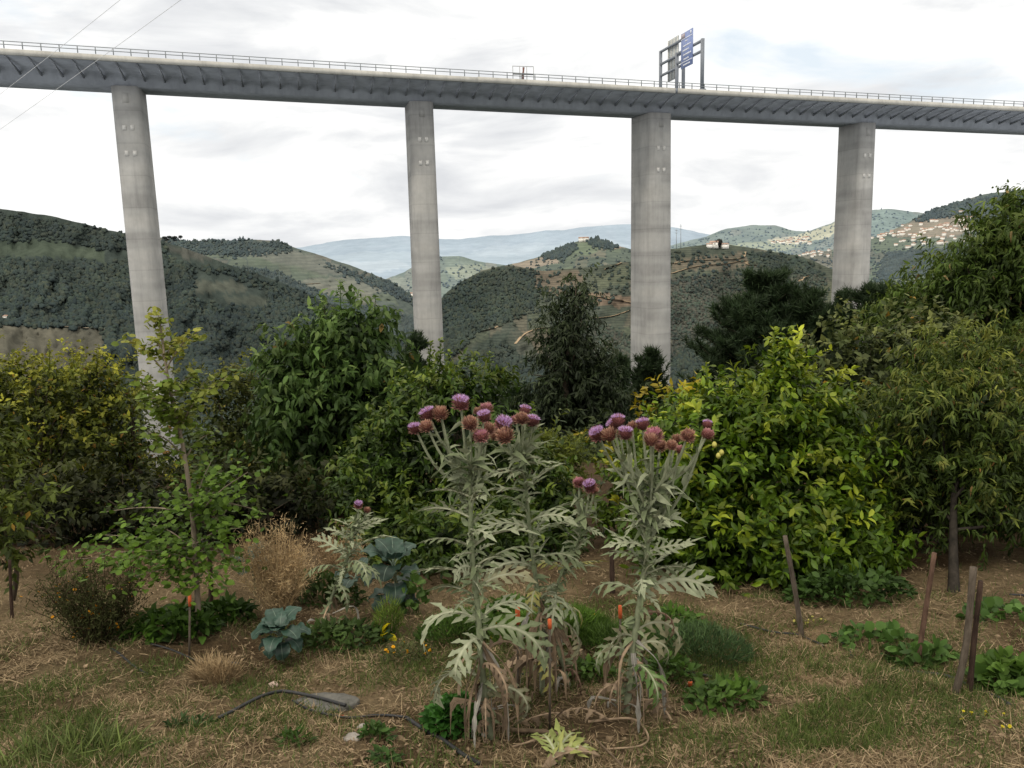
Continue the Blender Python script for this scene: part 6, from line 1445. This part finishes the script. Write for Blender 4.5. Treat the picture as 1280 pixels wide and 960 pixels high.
def rock(label, px, py, rx, ry, rz, mat, seed, name='stone', cat='stone'):
    rng = np.random.default_rng(seed); p = G(px, py); nlat, nlon = 9, 14; V = []
    for i in range(nlat):
        th = math.pi * (i + .02) / (nlat - 1 + .04)
        for j in range(nlon): V.append((math.sin(th) * math.cos(TAU * j / nlon), math.sin(th) * math.sin(TAU * j / nlon), math.cos(th)))
    V = np.array(V); off = sm_noise(V[:, 0] * 1.5 + 9, V[:, 1] * 1.5 + V[:, 2] * 1.3 + 9, seed, 3); V = V * (.7 + .6 * off[:, None]) * np.array([rx, ry, rz]) + p + [0, 0, rz * .45]
    q = [[i * nlon + j, i * nlon + (j + 1) % nlon, (i + 1) * nlon + (j + 1) % nlon, (i + 1) * nlon + j] for i in range(nlat - 1) for j in range(nlon)]
    b = B(); b.add(V, np.array(q)); return tag(b.build(name, mat, base=p, smooth=False), label, cat)
rock('pale pinkish stone beside the path left of the flat slab', 341, 850, .028, .024, .020, 'pink_stone', 3)
rock('rough grey stone at the bottom centre-left, below the flat slab', 440, 920, .04, .03, .016, 'stone', 4)
rock('small grey stone by the bent pipe, bottom centre-left', 452, 905, .022, .02, .012, 'stone', 5)
# the flat slab: a worn round disc
def slab():
    rng = np.random.default_rng(8); p = G(407, 874); b = B(); n = 36; rx, ry = .155, .098
    a = np.arange(n) * TAU / n; rr = 1 + .05 * np.sin(a * 3 + 1) + .03 * np.sin(a * 7) + rng.normal(0, .012, n)
    rings = [(1.0, -.02), (1.0, .018), (.97, .026), (.6, .030), (.25, .029)]
    V = np.concatenate([np.stack([p[0] + np.cos(a) * rr * rx * k, p[1] + np.sin(a) * rr * ry * k, gz_arr(p[0] + 0 * a, p[1] + 0 * a) - .10 * np.sin(a) * ry * k + z + rng.normal(0, .0015, n)], 1) for k, z in rings])
    q = [[i * n + j, i * n + (j + 1) % n, (i + 1) * n + (j + 1) % n, (i + 1) * n + j] for i in range(len(rings) - 1) for j in range(n)]
    b.add(V, [np.array(q), (np.arange(n) + 4 * n)[None]]); tag(b.build('stone_slab', 'weathered_slab', base=p), 'flat round grey slab set in the dry ground, black pipe across it', 'slab')
slab()

# ------------------------------------------------------------------ ground cover
def cover(name, n, label, kind):
    rng = np.random.default_rng({'dry_grass': 1, 'grass': 2, 'leaf_litter': 3}[name])
    out = []
    while sum(map(len, out)) < n:
        px = rng.uniform(-60, 1340, 30000); py = 690 + 330 * rng.random(30000) ** 0.9
        d = _f[None] + ((px - 640) / F)[:, None] * _r - ((py - 480) / F)[:, None] * _u
        t = 1.55 / (-d[:, 2] - .16 * d[:, 1]); p = CAM + d * t[:, None]
        if kind == 'dry':
            w = sm_noise(p[:, 0] * 2.2 + 40, p[:, 1] * 2.2, 91, 4); w2 = sm_noise(p[:, 0] * 7 + 3, p[:, 1] * 7 + 8, 93, 3); keep = rng.random(len(px)) < np.clip((w - .3) * 1.6, .05, 1) * np.clip((w2 - .25) * 2.2, .08, 1)
        elif kind == 'green':
            w = sm_noise(p[:, 0] * 3 + 20, p[:, 1] * 3 + 4, 94, 3); keep = np.zeros(len(px), bool)
            for (x, y, rx, ry, k) in ((640, 860, 900, 150, .16), (60, 930, 150, 60, .8), (1040, 915, 55, 55, 2.4), (1120, 845, 80, 35, 1.2), (1015, 880, 40, 30, .9), (860, 815, 130, 35, 1.2), (480, 830, 90, 30, .5), (250, 790, 120, 25, .4), (130, 860, 130, 35, .5), (900, 895, 80, 40, .4), (330, 880, 60, 30, .25), (640, 830, 150, 30, 1.0), (1000, 750, 140, 10, .8), (1220, 920, 80, 35, .4), (370, 800, 60, 25, .4), (1180, 850, 90, 35, .6), (200, 920, 90, 25, .5), (700, 770, 120, 25, .7)):
                g_ = np.exp(-((px - x) / rx) ** 2 - ((py - y) / ry) ** 2) * k; keep |= rng.random(len(px)) < g_ * np.clip((w - .38) * 4.5, .02, 1)
        else:
            w = sm_noise(p[:, 0] * 4 + 60, p[:, 1] * 4 + 4, 95, 3); keep = rng.random(len(px)) < np.clip((w - .35) * 2, .1, 1)
        out.append(p[keep])
    p = np.concatenate(out)[:n]; p[:, 2] = gz_arr(p[:, 0], p[:, 1]); b = B()
    if kind == 'dry':
        a = rng.uniform(0, TAU, n); el = np.abs(rng.normal(0, .16, n)); D = np.stack([np.cos(a), np.sin(a), el], 1)
        up_ = rng.random(n) < .10; D[up_, 2] += rng.uniform(.5, 1.6, up_.sum())
        x = rng.random((n, 1)); c = (np.array((0.13, 0.09, 0.048)) * (1 - x) + np.array((0.43, 0.33, 0.20)) * x ** 1.5)
        p[:, 2] += .002 + rng.random(n) * .018
        put_leaves(b, p, D, nrm(np.array([0, 0, 1.]) + .3 * rng.normal(size=(n, 3))), rng.uniform(.02, .085, n) * (1 + .7 * (rng.random(n) < .1)), rng.uniform(.0016, .0036, n), c, T_BLADE); mat = 'dry_stalk'
    elif kind == 'green':
        D = nrm(rng.normal(size=(n, 3)) * .5 + [0, 0, .8]); x = rng.random((n, 1)); c = np.array((0.04, 0.06, 0.018)) * (1 - x) + np.array((0.12, 0.155, 0.05)) * x
        put_leaves(b, p, D, rdir(rng, n), rng.uniform(.025, .075, n), rng.uniform(.002, .0045, n), c, T_BLADE); mat = 'soft_leaf'
    else:
        D = rdir(rng, n); D[:, 2] *= .25; x = rng.random((n, 1)); c = np.array((0.09, 0.06, 0.035)) * (1 - x) + np.array((0.34, 0.25, 0.16)) * x; p[:, 2] += .008
        put_leaves(b, p, D, nrm(np.array([0, 0, 1.]) + .4 * rng.normal(size=(n, 3))), rng.uniform(.012, .04, n), rng.uniform(.006, .018, n), c, T_SM); mat = 'dry_stalk'
    tag(b.build(name, mat), label, {'dry': 'straw', 'green': 'grass', 'lit': 'leaf litter'}[kind], kind='stuff')
cover('dry_grass', 60000, 'dry straw and stubble strewn over the garden soil', 'dry')
cover('grass', 64000, 'short green grass and weeds in patches between the beds', 'green')
cover('leaf_litter', 9000, 'small dead leaves and crumbs strewn over the garden soil', 'lit')

def clods():
    """crumbs of soil and small stones turned up by digging"""
    rng = np.random.default_rng(66); n = 2600; b = B(); iv, fi = _ico
    px = rng.uniform(-40, 1320, n * 6); py = 700 + 300 * rng.random(n * 6) ** 0.8
    d = _f[None] + ((px - 640) / F)[:, None] * _r - ((py - 480) / F)[:, None] * _u
    p = CAM + d * (1.55 / (-d[:, 2] - .16 * d[:, 1]))[:, None]
    w = sm_noise(p[:, 0] * 2.6 + 30, p[:, 1] * 2.6 + 14, 98, 3); p = p[rng.random(len(p)) < np.clip((w - .42) * 5, .03, 1)][:n]; n = len(p)
    p[:, 2] = gz_arr(p[:, 0], p[:, 1]); h = .004 + .016 * rng.random(n) ** 3
    V = iv[None] * (1 + rng.normal(0, .16, (n, len(iv), 1))) * h[:, None, None] * np.array([1.1, 1, .7]) + p[:, None]
    x = rng.random((n, 1)); c = np.array((0.085, 0.058, 0.034)) * (1 - x) + np.array((0.24, 0.175, 0.11)) * x
    b.add(V.reshape(-1, 3), (fi[None] + (np.arange(n) * len(iv))[:, None, None]).reshape(-1, 3), np.repeat(c, len(iv), 0))
    tag(b.build('soil_clods', 'dry_stalk'), 'small clods and crumbs of soil strewn between the beds', 'soil clods', kind='stuff')
clods()
